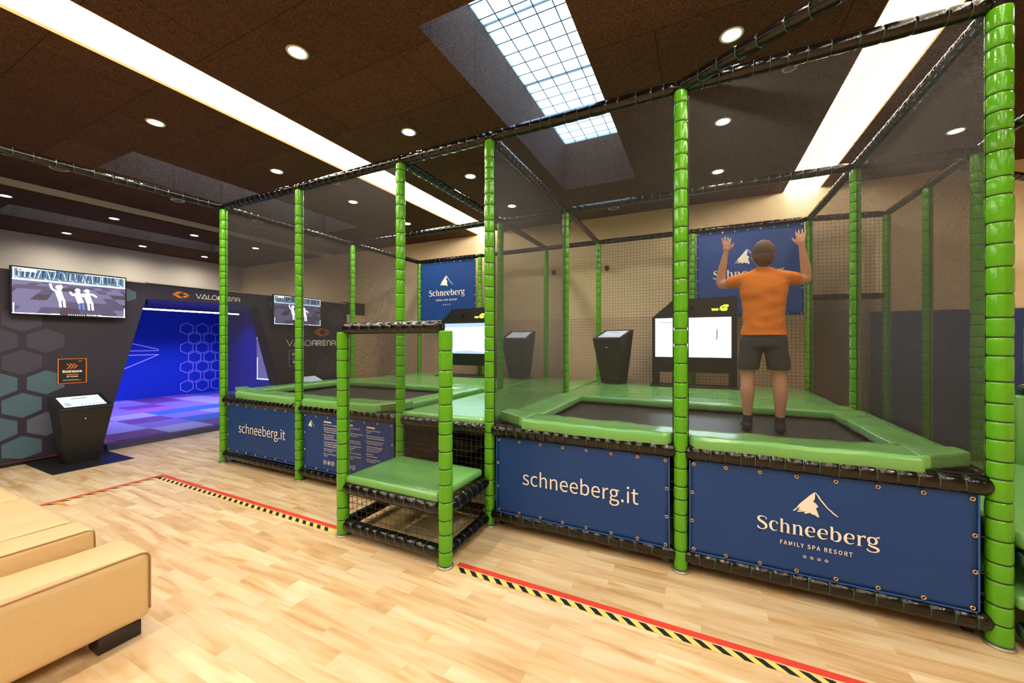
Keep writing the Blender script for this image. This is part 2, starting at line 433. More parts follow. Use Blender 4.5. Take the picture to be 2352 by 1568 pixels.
for X, (where, ys) in ROWS.items():
    vis = [y for y in ys if y > .9]
    for y in ys:
        if y > .9:
            k = vis.index(y)
            lab = 'round ceiling lamp %s, %s of its row' % (where, (['nearest', 'second', 'third', 'farthest'] if len(vis) == 4 else ['nearest', 'second', 'third'] if len(vis) == 3 else ['nearest', 'farthest'])[k])
        else: lab = 'round recessed ceiling lamp %s, out of frame' % where
        r = empty('downlight', (X, y, ZC), 0, lab, 'ceiling lamp', 'round recessed ceiling lamps')
        if lamp_ring is None:
            bm = lathe(BM(), [(.062, .004), (.062, -.004), (.078, -.005), (.08, 0)]); lamp_ring = obj('trim_ring', bm, M['ringmetal'], r, True)
            bm = lathe(BM(), [(0, -.003), (.061, -.003)]); lens_proto = obj('lens', bm, M['lens'], r)
            spot = bpy.data.lights.new('downlight_beam', 'SPOT'); spot.energy = P_DOWN; spot.spot_size = math.radians(172); spot.spot_blend = 1.0; spot.shadow_soft_size = .05; spot.color = WARM
        else: cp(lamp_ring, r); cp(lens_proto, r)
        l = bpy.data.objects.new('downlight_beam', spot); C.objects.link(l); l.parent = r; l.location = (0, 0, -.03)
sp0 = None
for (X, y, lab) in [(-7.45, 1.95, 'white rimmed ceiling speaker, nearest of its row left of the second skylight'), (-7.44, 3.21, 'white rimmed ceiling speaker, second of its row left of the second skylight'),
                    (-7.4, 4.42, 'white rimmed ceiling speaker, third of its row left of the second skylight'), (-7.4, 5.73, 'white rimmed ceiling speaker, farthest of its row left of the second skylight'),
                    (.65, 3.84, 'small round ceiling sensor between large skylight and right bright slot'), (-4.63, 3.83, 'small round ceiling sensor beside the long bright slot'), (-1.31, 6.59, 'dark round ceiling speaker just before the back wall')]:
    r = empty('ceiling_speaker', (X, y, ZC), 0, lab, 'ceiling speaker', 'round unlit ceiling fittings')
    s = .6 if 'sensor' in lab else 1
    r.scale = (s, s, 1)
    if sp0 is None:
        a = obj('rim', lathe(BM(), [(.068, .004), (.068, -.006), (.085, -.006), (.09, 0)]), M['ringmetal'], r, True)
        b = obj('grille', lathe(BM(), [(0, -.004), (.068, -.004)]), M['speaker'], r); sp0 = (a, b)
    else: cp(sp0[0], r); cp(sp0[1], r)

# ================================================================ floor tape
def tape(name, pts_fn, label):
    pass
TAPE_Y, TAPE_X = 2.165, -5.40
def hazard(L, label, loc, rz, skip=()):
    """red line plus black/yellow striped line along local +x, length L"""
    r = empty('floor_marking', loc, rz, label, 'floor tape')
    bm = BM()
    x = 0
    segs = []
    while x < L:
        e = min(L, x + 3.1); segs.append((x, e - .004)); x = e
    for a, b in segs:
        for s0, s1 in skip:
            pass
        box(bm, a, b, .012, .052, .0005, .0022)
    obj('red_stripe', bm, M['red'], r)
    bm = BM(); box(bm, 0, L, -.045, .0, .0005, .0018); obj('yellow_stripe', bm, M['yellow'], r)
    bm = BM(); x = .02; sl = -.05
    while x < L - .1:
        vs = [bm.verts.new(p) for p in [(x, 0, .0024), (x + .042, 0, .0024), (x + .042 - sl, -.045, .0024), (x - sl, -.045, .0024)]]
        bm.faces.new(vs); x += .088
    obj('black_bars', bm, M['tapeblack'], r)
hazard(2.80, 'red and black-yellow tape on the floor, left of the entry step', (-5.40, TAPE_Y, 0), 0)
hazard(4.2, 'red and black-yellow tape on the floor, right of the entry step', (-1.47, TAPE_Y, 0), 0)
hazard(2.6, 'red and black-yellow tape running from the corner towards the sofa', (-5.40, TAPE_Y - 2.6 + .052, 0), PI / 2)

# ================================================================ padded posts and bars
def padded(p0, p1, r, seed, s0, s1, groove=.90, n=16, irr=0.0, ends=1.0, tw=.0018):
    """foam sleeve bound with ties, from p0 to p1"""
    rnd = random.Random(seed); p0 = Vector(p0); p1 = Vector(p1); L = (p1 - p0).length; d = (p1 - p0) / L
    up = Vector((0, 0, 1)) if abs(d.z) < .9 else Vector((1, 0, 0))
    a = d.cross(up).normalized(); b = d.cross(a)
    cuts = [0]; x = 0
    while x < L - s0 * .7:
        x += rnd.uniform(s0, s1); cuts.append(min(x, L))
    cuts[-1] = L
    bm = BM(); prev = None; pm = 0
    def ring(x, rr, mi, tilt=0):
        nonlocal prev
        vs = []
        for k in range(n):
            an = 2 * PI * k / n; q = 1 + irr * noise.noise(Vector((x * 14 + seed, math.cos(an) * 1.5, math.sin(an) * 1.5)))
            vs.append(bm.verts.new(p0 + d * min(max(x, 0), L) + (a * math.cos(an) + b * math.sin(an)) * rr * q))
        if prev:
            for k in range(n): bm.faces.new((prev[k], vs[k], vs[(k + 1) % n], prev[(k + 1) % n])).material_index = mi
        else: bm.faces.new(vs[::-1]).material_index = mi
        prev = vs
    for i in range(len(cuts) - 1):
        A, B = cuts[i], cuts[i + 1]; l = B - A; k = rnd.uniform(.985, 1.02)
        e = min(.008, l * .12)
        f0 = ends if i == 0 else 1; f1 = ends if i == len(cuts) - 2 else 1
        ring(A + tw, r * groove * f0, 1)
        ring(A + e * .55, r * .955 * k * f0, 0); ring(A + e * 1.6, r * .99 * k * (f0 + 1) / 2, 0)
        ring((A + B) / 2, r * 1.01 * k, 0); ring(B - e * 1.6, r * .99 * k * (f1 + 1) / 2, 0); ring(B - e * .55, r * .955 * k * f1, 0)
        ring(B - tw, r * groove * f1, 0)
    bm.faces.new(prev)
    bmesh.ops.recalc_face_normals(bm, faces=bm.faces)
    return bm
X1, X2, X3, X4, X5, X6, X7 = -5.35, -3.92, -2.50, -1.555, -.12, 1.325, 2.18
Y0, Y1, Y2 = 2.78, 4.77, 6.53
ZT, ZM, ZB, ZD = 3.17, .78, .105, .86
cage = empty('play_frame', (X1, Y0, 0), 0, 'tall play enclosure of green padded posts and black padded bars, nets around two trampolines', 'play frame')
OFF = Vector((-X1, -Y0, 0))
def cageo(name, bm, mats, smooth=True, root=None):
    r = root or cage
    o = obj(name, bm, mats, r, smooth); o.matrix_parent_inverse = Matrix.Translation(r.location).inverted(); return o
flange_me = None
def post(x, y, z0=0, z1=ZT - .03, r=.043, seed=0, root=None):
    o = cageo('post', padded((x, y, z0 + .012), (x, y, z1), r, seed, .085, .135, .90, 18, .02, 1.0, .0032), [M['green'], M['tie']], True, root)
    if z0 == 0:
        bm = lathe(BM(), [(0, 0), (.056, 0), (.058, .004), (.054, .010), (.04, .012), (.02, .012)], 24)
        for v in bm.verts: v.co += Vector((x, y, 0))
        f = cageo('base_flange', bm, M['flange'], True, root); f.parent = o; f.matrix_parent_inverse = Matrix.Identity(4)
    return o
sd = 1
for (x, y) in [(X1, Y0), (X2, Y0), (X3, Y0), (X4, Y0), (X5, Y0), (X6, Y0), (X1, Y1), (X3, Y1), (X4, Y1), (X6, Y1), (X1, Y2), (X2 + .05, Y2), (X3, Y2), (X4, Y2), (X5, Y2), (X6, Y2)]:
    sd += 1; post(x, y, r=.048 if x == X6 and y == Y0 else .043, seed=sd)
def bar(p0, p1, r=.046, s=(.09, .14), root=None, name='padded_bar', ends=.8):
    global sd
    sd += 1
    v = (Vector(p1) - Vector(p0)).normalized() * .03
    return cageo(name, padded(Vector(p0) + v, Vector(p1) - v, r, sd, s[0], s[1], .93, 16, .03, ends), [M['black'], M['tieg']], True, root)
fx = [X1, X2, X3, X4, X5, X6]
for a, b in zip(fx, fx[1:]):
    bar((a, Y0, ZT), (b, Y0, ZT), .043, (.075, .125))
    if (a, b) != (X3, X4) or True: bar((a, Y0, ZM), (b, Y0, ZM), .051, (.07, .095))
    bar((a, Y0, ZB), (b, Y0, ZB), .048, (.08, .11))
for y in (Y1, Y2):
    xs = [X1, X3, X4, X6] if y == Y1 else [X1, X2 + .05, X3, X4, X5, X6]
    for a, b in zip(xs, xs[1:]):
        bar((a, y, ZT), (b, y, ZT), .041, (.09, .13))
        bar((a, y, ZB), (b, y, ZB), .045, (.1, .14))
        if y == Y2: bar((a, y, ZM), (b, y, ZM), .045, (.1, .14))
for x in (X1, X3, X4, X6):
    for a, b in ((Y0, Y1), (Y1, Y2)):
        bar((x, a, ZT), (x, b, ZT), .041, (.07, .11)); bar((x, a, ZM), (x, b, ZM), .045, (.09, .12)); bar((x, a, ZB), (x, b, ZB), .045, (.09, .12))
# bars that run from the frame towards the viewer under the ceiling
bar((X1, Y0, ZT), (X1 - .24, -.9, ZT), .041, (.10, .15), ends=1)
bar((X5, Y0, ZT), (X5 + 1.95, Y0 - 1.13, ZT), .043, (.10, .15), ends=1)
# joint wraps
jb = 0
for (x, y) in [(X1, Y0), (X2, Y0), (X3, Y0), (X4, Y0), (X5, Y0), (X6, Y0), (X1, Y1), (X3, Y1), (X4, Y1), (X6, Y1), (X1, Y2), (X2 + .05, Y2), (X3, Y2), (X4, Y2), (X5, Y2), (X6, Y2)]:
    bm = BM(); bmesh.ops.create_icosphere(bm, subdivisions=3, radius=.047)
    for v in bm.verts:
        v.co *= 1 + .06 * noise.noise(v.co * 30 + Vector((x, y, 0)))
        v.co += Vector((x, y, ZT - .002))
    cageo('joint_wrap', bm, M['black'], True)
# nets
def net(p, q, z0, z1, m, root=None, name='safety_net', edge=True):
    """net between plan points p and q; gentle sag, rope hem"""
    P = Vector((*p, 0)); Q = Vector((*q, 0)); L = (Q - P).length; d = (Q - P) / L; nrm = Vector((-d.y, d.x, 0))
    P2 = P + d * .046; L2 = L - .092
    bm = BM(); uv = bm.loops.layers.uv.new('UVMap'); NX, NZ = 14, 18; vs = []
    for i in range(NX + 1):
        col = []
        for k in range(NZ + 1):
            u, v = i / NX, k / NZ
            s = math.sin(PI * u) * math.sin(PI * v); w = .012 * s * noise.noise(Vector((u * 3 + p[0], v * 3 + p[1], .3))) * 2
            col.append((bm.verts.new(P2 + d * L2 * u + nrm * w + Vector((0, 0, z0 + (z1 - z0) * v))), (L2 * u, (z1 - z0) * v)))
        vs.append(col)
    for i in range(NX):
        for k in range(NZ):
            q4 = [vs[i][k], vs[i + 1][k], vs[i + 1][k + 1], vs[i][k + 1]]
            f = bm.faces.new([a for a, _ in q4])
            for lp, (_, t) in zip(f.loops, q4): lp[uv].uv = t
    o = cageo(name, bm, m, True, root)
    if edge:
        bm = BM()
        a, b = P2, P2 + d * L2
        pts = [a + Vector((0, 0, z0)), a + Vector((0, 0, z1)), b + Vector((0, 0, z1)), b + Vector((0, 0, z0))]
        for s, e in ((0, 1), (1, 2), (2, 3), (3, 0)):
            n = 30; tube(bm, [pts[s].lerp(pts[e], t / n) + Vector([.0015 * noise.noise(Vector((t * 1.7, k * 9.1, s))) for k in range(3)]) for t in range(n + 1)], .0035, 5)
        r = cageo('edge_rope', bm, M['rope'], True, root); r.parent = o; r.matrix_parent_inverse = Matrix.Identity(4)
    return o
TOP = ZT - .04
net((X1, Y0), (X2, Y0), ZM + .05, TOP, M['net']); net((X2, Y0), (X3, Y0), ZM + .05, TOP, M['net'])
net((X4, Y0), (X5, Y0), ZM + .05, TOP, M['net']); net((X5, Y0), (X6, Y0), ZM + .05, TOP, M['net'])
net((X1, Y0), (X1, Y1), ZM + .05, TOP, M['net']); net((X1, Y1), (X1, Y2), ZM + .05, TOP, M['net'])
net((X4, Y0), (X4, Y1), ZM + .05, TOP, M['netd'])
net((X6, Y0), (X6, Y1), ZM + .05, TOP, M['netd']); net((X6, Y1), (X6, Y2), ZM + .05, TOP, M['netd'])
for a, b in ((X1, X2 + .05), (X2 + .05, X3), (X3, X4), (X4, X5), (X5, X6)):
    net((a, Y2), (b, Y2), ZM + .05, TOP, M['netc'], edge=False)
net((X3, Y0), (X4, Y0), ZB + .04, ZM - .05, M['netc'])
# near-black boards added to stand in for the shade under the decks
cageo('under_shade_panel', bxm(X1 + .05, X6 - .05, Y2 - .03, Y2 - .01, .02, .80), M['board'], False)
cageo('under_shade_panel', bxm(X1 + .03, X1 + .045, Y0 + .08, Y2 - .04, .02, .80), M['board'], False)
cageo('under_shade_panel', bxm(X6 - .045, X6 - .03, Y0 + .08, Y2 - .04, .02, .80), M['board'], False)

# ---- decks (soft mats) and trampolines
def soft(x0, x1, y0, y1, z0, z1, bev=.018, cut=None, amp=.004, seed=0, seg=2, tilt=None, g=.07, dent=None):
    bm = BM()
    nx = max(1, int((x1 - x0) / g)); ny = max(1, int((y1 - y0) / .07)); nz = 2
    vs, fs = box(bm, x0, x1, y0, y1, z0, z1)
    bevel(bm, bev, seg)
    # slice to a grid so wrinkles can bend it
    for i in range(1, nx): 
        c = x0 + (x1 - x0) * i / nx; bmesh.ops.bisect_plane(bm, geom=bm.verts[:] + bm.edges[:] + bm.faces[:], plane_co=(c, 0, 0), plane_no=(1, 0, 0))
    for i in range(1, ny):
        c = y0 + (y1 - y0) * i / ny; bmesh.ops.bisect_plane(bm, geom=bm.verts[:] + bm.edges[:] + bm.faces[:], plane_co=(0, c, 0), plane_no=(0, 1, 0))
    for v in bm.verts:
        p = v.co
        w = noise.noise(Vector((p.x * 5, p.y * 5, seed))) * amp + noise.noise(Vector((p.x * 14, p.y * 14, seed + 3))) * amp * .7
        v.co += Vector((w * .5, w * .6, w))
        if tilt: v.co.z += tilt(p.x, p.y)
        if dent and v.co.y < dent[1]:
            v.co.y += (dent[1] - v.co.y) * math.exp(-((v.co.x - dent[0]) / .06) ** 4)
    return bm
def mats_thing(name, label, cat, bm, group=None):
    return tag(obj(name, bm, M['mat_g'], None, True), label, cat, group)
mats_thing('deck_mat', 'green vinyl deck mat in the entrance bay behind the handrail', 'mat', soft(X3 + .03, X4 - .03, Y0 - .02, Y1 - .0, ZD - .075, ZD, amp=.003, seed=1))
mats_thing('deck_mat', 'green deck mat between the two trampolines against the back net', 'mat', soft(X3 + .0, X4 - .0, Y1 + .02, Y2 - .06, ZD - .06, ZD, seed=2))
mats_thing('deck_mat', 'green deck mat behind the left trampoline, under the left game screen', 'mat', soft(X1 + .06, X3 - .03, Y1 + .02, Y2 - .06, ZD - .06, ZD, seed=3))
mats_thing('deck_mat', 'green deck mat behind the right trampoline, under the jumper\'s game screen', 'mat', soft(X4 + .03, X6 - .06, Y1 + .02, Y2 - .06, ZD - .06, ZD, seed=4))
def trampoline(xa, xb, label, flip=False):
    t = empty('trampoline', ((xa + xb) / 2, (Y0 + Y1) / 2, 0), 0, label, 'trampoline'); cx, cy = t.location.x, t.location.y
    def ch(name, bm, m, sm=True):
        o = obj(name, bm, m, t, sm); o.matrix_parent_inverse = Matrix.Translation(t.location).inverted(); return o
    bx0, bx1, by0, by1 = xa + .34, xb - .30, Y0 + .26, 4.30
    zb = .80
    bm = BM(); N = 16; g = [[None] * (N + 1) for _ in range(N + 1)]
    for i in range(N + 1):
        for j in range(N + 1):
            u, v = i / N, j / N
            g[i][j] = bm.verts.new((bx0 - .1 + (bx1 - bx0 + .2) * u, by0 - .1 + (by1 - by0 + .2) * v, zb - .012 * math.sin(PI * u) * math.sin(PI * v)))
    for i in range(N):
        for j in range(N): bm.faces.new((g[i][j], g[i + 1][j], g[i + 1][j + 1], g[i][j + 1]))
    ch('jumping_bed', bm, M['bed'])
    fr = BM(); 
    for a in ((xa + .06, xb - .06, Y0 + .06, Y0 + .10), (xa + .06, xb - .06, 4.44, 4.48), (xa + .06, xa + .10, Y0 + .1, 4.44), (xb - .10, xb - .06, Y0 + .1, 4.44)):
        box(fr, *a, .72, .76)
    ch('steel_frame', fr, M['darkmetal'], False)
    lg = BM()
    for x in (xa + .08, xb - .08):
        for y in (Y0 + .08, 4.46): box(lg, x - .02, x + .02, y - .02, y + .02, 0, .72)
    ch('frame_legs', lg, M['darkmetal'], False)
    z0, z1 = .815, .895
    sag = lambda x, y: -.012 * math.sin(PI * (x - bx0) / (bx1 - bx0)) if bx0 < x < bx1 else 0
    ch('edge_pad', soft(bx0 - .05, bx1 + .03, Y0 - .035, by0, z0 - .01, z1 + .003, .022, amp=.007, seed=11 + xa, tilt=sag, g=.025, dent=(X2 if xa < -4 else X5, Y0 + .048)), M['mat_g'])
    ch('edge_pad', soft(xa + .045, bx0 + .01, Y0 + .22, by1 + .08, z0 + .01, z1, .016, amp=.005, seed=12 + xa), M['mat_g'])
    ch('edge_pad', soft(bx1, xb - .045, Y0 + .22, by1 + .08, z0 + .01, z1, .016, amp=.005, seed=13 + xa), M['mat_g'])
    ch('edge_pad', soft(xa + .07, xb - .07, by1, Y1 + .01, z0, z1 - .01, .018, amp=.006, seed=14 + xa), M['mat_g'])
    # mitred corner flaps at the front
    for s, x, b in ((1, xa + .05, bx0 - .03), (-1, xb - .05, bx1 + .015)):
        pts = [(x, Y0 + .10), (b, Y0 - .02), (b, Y0 + .22), (x, Y0 + .24)]
        bm = BM(); prism(bm, pts, lambda u, v, q: (u, v, q), z0 + .01, z1 + .01)
        bevel(bm, .014, 2)
        for v in bm.verts: v.co.z += .02 * abs(v.co.x - b) / .3 + noise.noise(v.co * 6) * .006
        ch('corner_pad', bm, M['mat_g'], False)
    return t
trampoline(X1, X3, 'green padded trampoline with black bed in the left bay, empty')
trampoline(X4, X6, 'green padded trampoline with black bed in the right bay, under the jumping person')

# ================================================================ entry step
SY = 2.14
step = empty('entry_step', (X3, SY, 0), 0, 'low green entry step with black padded bars, netted side and raised handrail', 'step')
for i, x in enumerate((X3, X4 + .02)):
    post(x, SY, 0, 1.575, r=.047, seed=101 + i, root=step)
bar((X3, SY, 1.60), (X4 + .02, SY, 1.60), .043, (.08, .11), step, 'handrail', 1)
for z, r in ((.375, .047), (.085, .045)):
    bar((X3, SY, z), (X4 + .02, SY, z), r, (.075, .10), step)
    bar((X3, SY, z), (X3, Y0 - .04, z), r * .95, (.075, .10), step)
    bar((X4 + .02, SY, z), (X4, Y0 - .04, z), r * .95, (.075, .10), step)
bar((X3, Y0 - .05, .375), (X4, Y0 - .05, .375), .035, (.08, .1), step)
net((X3, SY), (X4 + .02, SY), .41, 1.56, M['net'], step)
net((X3, SY), (X4 + .02, SY), .12, .34, M['netc'], step, edge=False)
net((X3, SY), (X3, Y0), .12, .34, M['netc'], step, edge=False)
net((X4 + .02, SY), (X4, Y0), .12, .34, M['netc'], step, edge=False)
o = cageo('step_mat', soft(X3 + .045, X4 - .03, SY - .02, Y0 - .06, .41, .475, .022, amp=.002, seed=5), M['mat_g'], True, step)

# ================================================================ banners
EY = None
def eyelet_mesh():
    global EY
    bm = BM(); n, m = 14, 6
    for i in range(n):
        pass
    rings = []
    for i in range(n):
        a = 2 * PI * i / n; rings.append([bm.verts.new(((.0085 + .0032 * math.cos(2 * PI * k / m)) * math.cos(a), .0032 * math.sin(2 * PI * k / m), (.0085 + .0032 * math.cos(2 * PI * k / m)) * math.sin(a))) for k in range(m)])
    for i in range(n):
        for k in range(m): bm.faces.new((rings[i][k], rings[(i + 1) % n][k], rings[(i + 1) % n][(k + 1) % m], rings[i][(k + 1) % m]))
    c = [bm.verts.new((.007 * math.cos(2 * PI * i / n), -.0005, .007 * math.sin(2 * PI * i / n))) for i in range(n)]
    bm.faces.new(c).material_index = 1
    me = bpy.data.meshes.new('eyelet'); bm.to_mesh(me); bm.free()
    me.materials.append(M['brass']); me.materials.append(M['rope'])
    for p in me.polygons: p.use_smooth = True
    return me
EYM = eyelet_mesh()
def banner(x0, x1, z0, z1, Y, label, nx, nz, seed, ties=True):
    r = empty('banner', (x0, Y, z0), 0, label, 'banner')
    w, h = x1 - x0, z1 - z0
    NX, NZ = 36, 20; bm = BM(); g = []
    for i in range(NX + 1):
        g.append([])
        for k in range(NZ + 1):
            u, v = i / NX, k / NZ; e = min(u, 1 - u, v, 1 - v)
            y = .004 * noise.noise(Vector((u * 3.1 + seed, v * 2.3, .5))) * min(1, e * 8)
            g[-1].append(bm.verts.new((w * u, y, h * v)))
    for i in range(NX):
        for k in range(NZ):
            f = bm.faces.new((g[i][k], g[i + 1][k], g[i + 1][k + 1], g[i][k + 1]))
    bmesh.ops.solidify(bm, geom=bm.faces[:], thickness=.0015)
    cl = obj('cloth', bm, M['blue'], r, True)
    bm = BM()
    for a in ((0, w, 0, .008), (0, .008, 0, h), (w - .008, w, 0, h)): box(bm, a[0], a[1], -.0065, -.0045, a[2], a[3])
    obj('hem', bm, M['blued'], r)
    pts = [(w * (.02 + .96 * i / (nx - 1)), z) for i in range(nx) for z in (.022, h - .022)] + [(x, .022 + (h - .044) * k / (nz - 1)) for k in range(1, nz - 1) for x in (.018, w - .018)]
    for (u, v) in pts:
        o = bpy.data.objects.new('eyelet', EYM); C.objects.link(o); o.parent = r; o.location = (u, -.006, v)
    if ties:
        bm = BM()
        for (u, v) in pts:
            if v < .05: e = (u, .006, v - .05)
            elif v > h - .05: e = (u, .006, v + .045)
            else: e = ((u - .05) if u < .1 else (u + .05), .01, v)
            tube(bm, [(u, -.006, v), ((u + e[0]) / 2, -.009, (v + e[2]) / 2), e], .0018, 5)
        obj('tie_cord', bm, M['rope'], r)
    return r
def part(r, name, bm, m, off=True, smooth=False):
    o = obj(name, bm, m, r, smooth); o.matrix_parent_inverse = Matrix.Translation(-r.location); return o
# logotype pieces in metres, big banner scale; origin = centre of logotype at the word's baseline
MTN = [(0, .261), (-.001, .222), (-.010, .204), (.004, .196), (.015, .178), (.003, .169), (.011, .148), (.019, .118), (.008, .122), (0, .129), (-.018, .132), (-.021, .139), (-.048, .128), (-.052, .136),
       (-.036, .143), (-.056, .139), (-.082, .133), (-.084, .139), (-.060, .149), (-.078, .146), (-.077, .157), (-.066, .163), (-.079, .160), (-.090, .142), (-.104, .134), (-.101, .143), (-.088, .155), (-.080, .171), (-.066, .190), (-.045, .214), (-.020, .243)]
RIDGE = [(.001, .258, .003), (.016, .236, .007), (.024, .220, .006), (.033, .210, .007), (.056, .179, .0055), (.072, .165, .006), (.081, .155, .007), (.092, .147, .006), (.103, .138, .003)]
XH = .0575
GL = {  # glyph strokes in x-height units (u, v, w); advance follows
    'S': ([[(.80, 1.02, .10), (.74, 1.22, .07), (.52, 1.30, .08), (.26, 1.27, .14), (.09, 1.08, .20), (.20, .86, .24), (.50, .68, .25), (.74, .48, .24), (.78, .24, .20), (.60, .03, .10), (.36, -.02, .09), (.12, .08, .14), (.02, .26, .12)]], .86),
    'c': ([[(.72, .76, .20), (.66, .94, .08), (.46, 1.0, .07), (.22, .88, .18), (.12, .52, .25), (.24, .16, .20), (.48, .03, .10), (.74, .14, .05)]], .76),
    'h': ([[(.17, 1.36, .20), (.17, .05, .20)], [(.0, 1.33, .05), (.17, 1.36, .08)], [(0, .02, .05), (.36, .02, .05)], [(.24, .80, .06), (.42, .95, .08), (.62, .90, .16), (.71, .66, .21), (.71, .05, .21)], [(.55, .02, .05), (.90, .02, .05)]], .86),
    'n': ([[(.17, .98, .20), (.17, .05, .20)], [(.0, .95, .05), (.17, .98, .08)], [(0, .02, .05), (.36, .02, .05)], [(.24, .80, .06), (.42, .95, .08), (.62, .90, .16), (.71, .66, .21), (.71, .05, .21)], [(.55, .02, .05), (.90, .02, .05)]], .86),
    'e': ([[(.16, .54, .07), (.80, .54, .07)], [(.78, .54, .10), (.72, .84, .18), (.48, .99, .07), (.24, .88, .16), (.12, .50, .25), (.24, .15, .20), (.50, .03, .10), (.80, .16, .05)]], .84),
    'b': ([[(.17, 1.36, .20), (.17, .10, .20)], [(.0, 1.33, .05), (.17, 1.36, .08)], [(.22, .78, .06), (.44, .95, .09), (.70, .82, .20), (.80, .48, .25), (.68, .12, .18), (.42, .02, .08), (.20, .14, .09)]], .88),
    'r': ([[(.17, .98, .20), (.17, .05, .20)], [(.0, .95, .05), (.17, .98, .08)], [(0, .02, .05), (.38, .02, .05)], [(.24, .72, .06), (.38, .92, .10), (.56, .96, .18), (.62, .82, .14)]], .64),
    'g': ([[(.40, 1.0, .09), (.18, .90, .18), (.12, .66, .20), (.22, .44, .16), (.42, .36, .08), (.64, .46, .18), (.70, .70, .20), (.60, .92, .16), (.40, 1.0, .09)], [(.66, .88, .06), (.78, 1.06, .10), (.94, 1.04, .14)],
            [(.24, .44, .08), (.14, .26, .12), (.34, .14, .18), (.66, .06, .20), (.84, -.10, .19), (.72, -.30, .12), (.44, -.38, .09), (.16, -.32, .12), (.02, -.14, .14)]], .95)}
LET = [('S', .305, .049), ('c', .364, .043), ('h', .417, .049), ('n', .478, .049), ('e', .537, .048), ('e', .594, .048), ('b', .651, .050), ('e', .712, .047), ('r', .769, .037), ('g', .811, .055)]
def logotype(r, fr, k=1.0, t=.0075):
    """fr: frame with origin at the word centre baseline"""
    F = lambda u, v, tt=0: fr(u * k, v * k, tt)
    bm = BM(); flat(bm, F, MTN, t); stroke(bm, F, RIDGE, .006, t, smooth=3); part(r, 'mountain_emblem', bm, M['print'])
    bm = BM()
    for ch, x, w in LET:
        st, adv = GL[ch]; sx = w / adv
        for s in st:
            P = [(x - .585 + u * sx, v * XH, ww * (sx + XH) / 2) for u, v, ww in s]
            stroke(bm, F, P, 0, t, smooth=0 if len(P) == 2 else 5)
    part(r, 'lettering', bm, M['print'])
    bm = BM(); text(bm, F, 'FAMILY SPA RESORT', -.166, -.069, .0315, .332, t, space=1.15, bold=.0002); part(r, 'small_lettering', bm, M['print'])
    bm = BM()
    for i in range(4):
        cx = -.049 + i * .0333; cy = -.119
        pts = [(cx + (.0088 if j % 2 == 0 else .0042) * math.sin(j * PI / 5), cy + (.0088 if j % 2 == 0 else .0042) * math.cos(j * PI / 5)) for j in range(10)]
        stroke(bm, F, pts, .0019, t, closed=True)
    part(r, 'stars', bm, M['print'])
BY = 2.752
bA = banner(-5.205, -3.895, .165, .755, BY, 'blue banner lettered schneeberg.it at the left end of the play frame', 8, 4, 1)
bB = banner(-3.80, -2.555, .160, .742, BY, 'blue banner printed with small house rules in three languages', 8, 4, 2)
bC = banner(-1.478, -.185, .140, .738, BY, 'blue banner lettered schneeberg.it right of the entry step', 8, 4, 3)
bD = banner(-.068, 1.245, .150, .738, BY, 'large blue banner with mountain emblem and four stars beside the right front post', 8, 4, 4)
bm = BM(); text(bm, FY(BY, -4.968, .416), 'schneeberg.it', 0, 0, .148, .862, .0075, space=1.0); part(bA, 'lettering', bm, M['print'])
bm = BM(); text(bm, FY(BY, -1.244, .392), 'schneeberg.it', 0, 0, .148, .862, .0075, space=1.0); part(bC, 'lettering', bm, M['print'])
logotype(bD, FY(BY, .585, .382))
# house rules
COLS = [(-3.485, 'Richtlinien', ['Zutritt nur für Hotelgäste!'], ['Das Betreten des Spiel-', 'bereichs mit Schuhen ist', 'strengstens verboten!'], ['Essen und Trinken', 'ist innerhalb des', 'Spielbereichs verboten!'],
         ['ValoJump ist für einen ein-', 'zelnen Spieler/Spielerin', 'pro Sitzung ausgelegt.'], ['Altersbeschränkung:', 'ab 4 - 99 Jahren'], ['Eltern haften für ihre', 'Kinder!']),
        (-3.190, 'Linee guida', ['Accesso solo per gli ospiti', 'dell\'hotel!'], ['È severamente vietato entrare', 'nell\'area giochi con le', 'scarpe!'], ['È vietato mangiare e bere', 'all\'interno dell\'area giochi!'],
         ['ValoJump è progettato per', 'un solo giocatore', 'per sessione.'], ['Limite di età: da 4 - 99 anni'], ['I genitori sono responsabili', 'dei propri figli!']),
        (-2.890, 'Guidelines', ['Access only for hotel', 'guests!'], ['Entering the play area with', 'shoes is strictly prohibited!'], ['Eating and drinking is pro-', 'hibited in the play area!'],
         ['ValoJump is designed to', 'accommodate a single', 'player per session.'], ['Age limit:', 'from 4 - 99 years'], ['Parents are liable for', 'their children!'])]
bm = BM(); bp = BM()
for x, head, *items in COLS:
    F = FY(BY, x, 0); text(bm, F, head, 0, .668, .0225, None, .0075, bold=.0004)
    z = .640
    for it in items:
        flat(bm, F, circ(-.010, z + .007, .0025, 8), .0075)
        for ln in it: text(bm, F, ln, 0, z, .0185, None, .0075); z -= .0205
        z -= .010
    for k in range(3):
        cx, cy = .014 + k * .058, .262
        stroke(bp, F, circ(cx, cy, .022, 24), .0032, .0075, closed=True)
        stroke(bp, F, [(cx - .015, cy - .015), (cx + .015, cy + .015)], .003, .0078)
        if k == 0: stroke(bp, F, [(cx - .012, cy), (cx - .004, cy - .006), (cx + .010, cy - .006), (cx + .008, cy + .002), (cx - .004, cy + .004)], .003, .0077, closed=True)
        elif k == 1: flat(bp, F, [(cx - .006, cy - .012), (cx + .006, cy - .012), (cx + .008, cy + .008), (cx - .008, cy + .008)], .0077)
        else: flat(bp, F, circ(cx, cy + .006, .006, 10), .0077); stroke(bp, F, [(cx, cy), (cx, cy - .012)], .006, .0077)
part(bB, 'rules_text', bm, M['print']); part(bB, 'prohibition_signs', bp, M['print'])
bm = BM(); k = .52
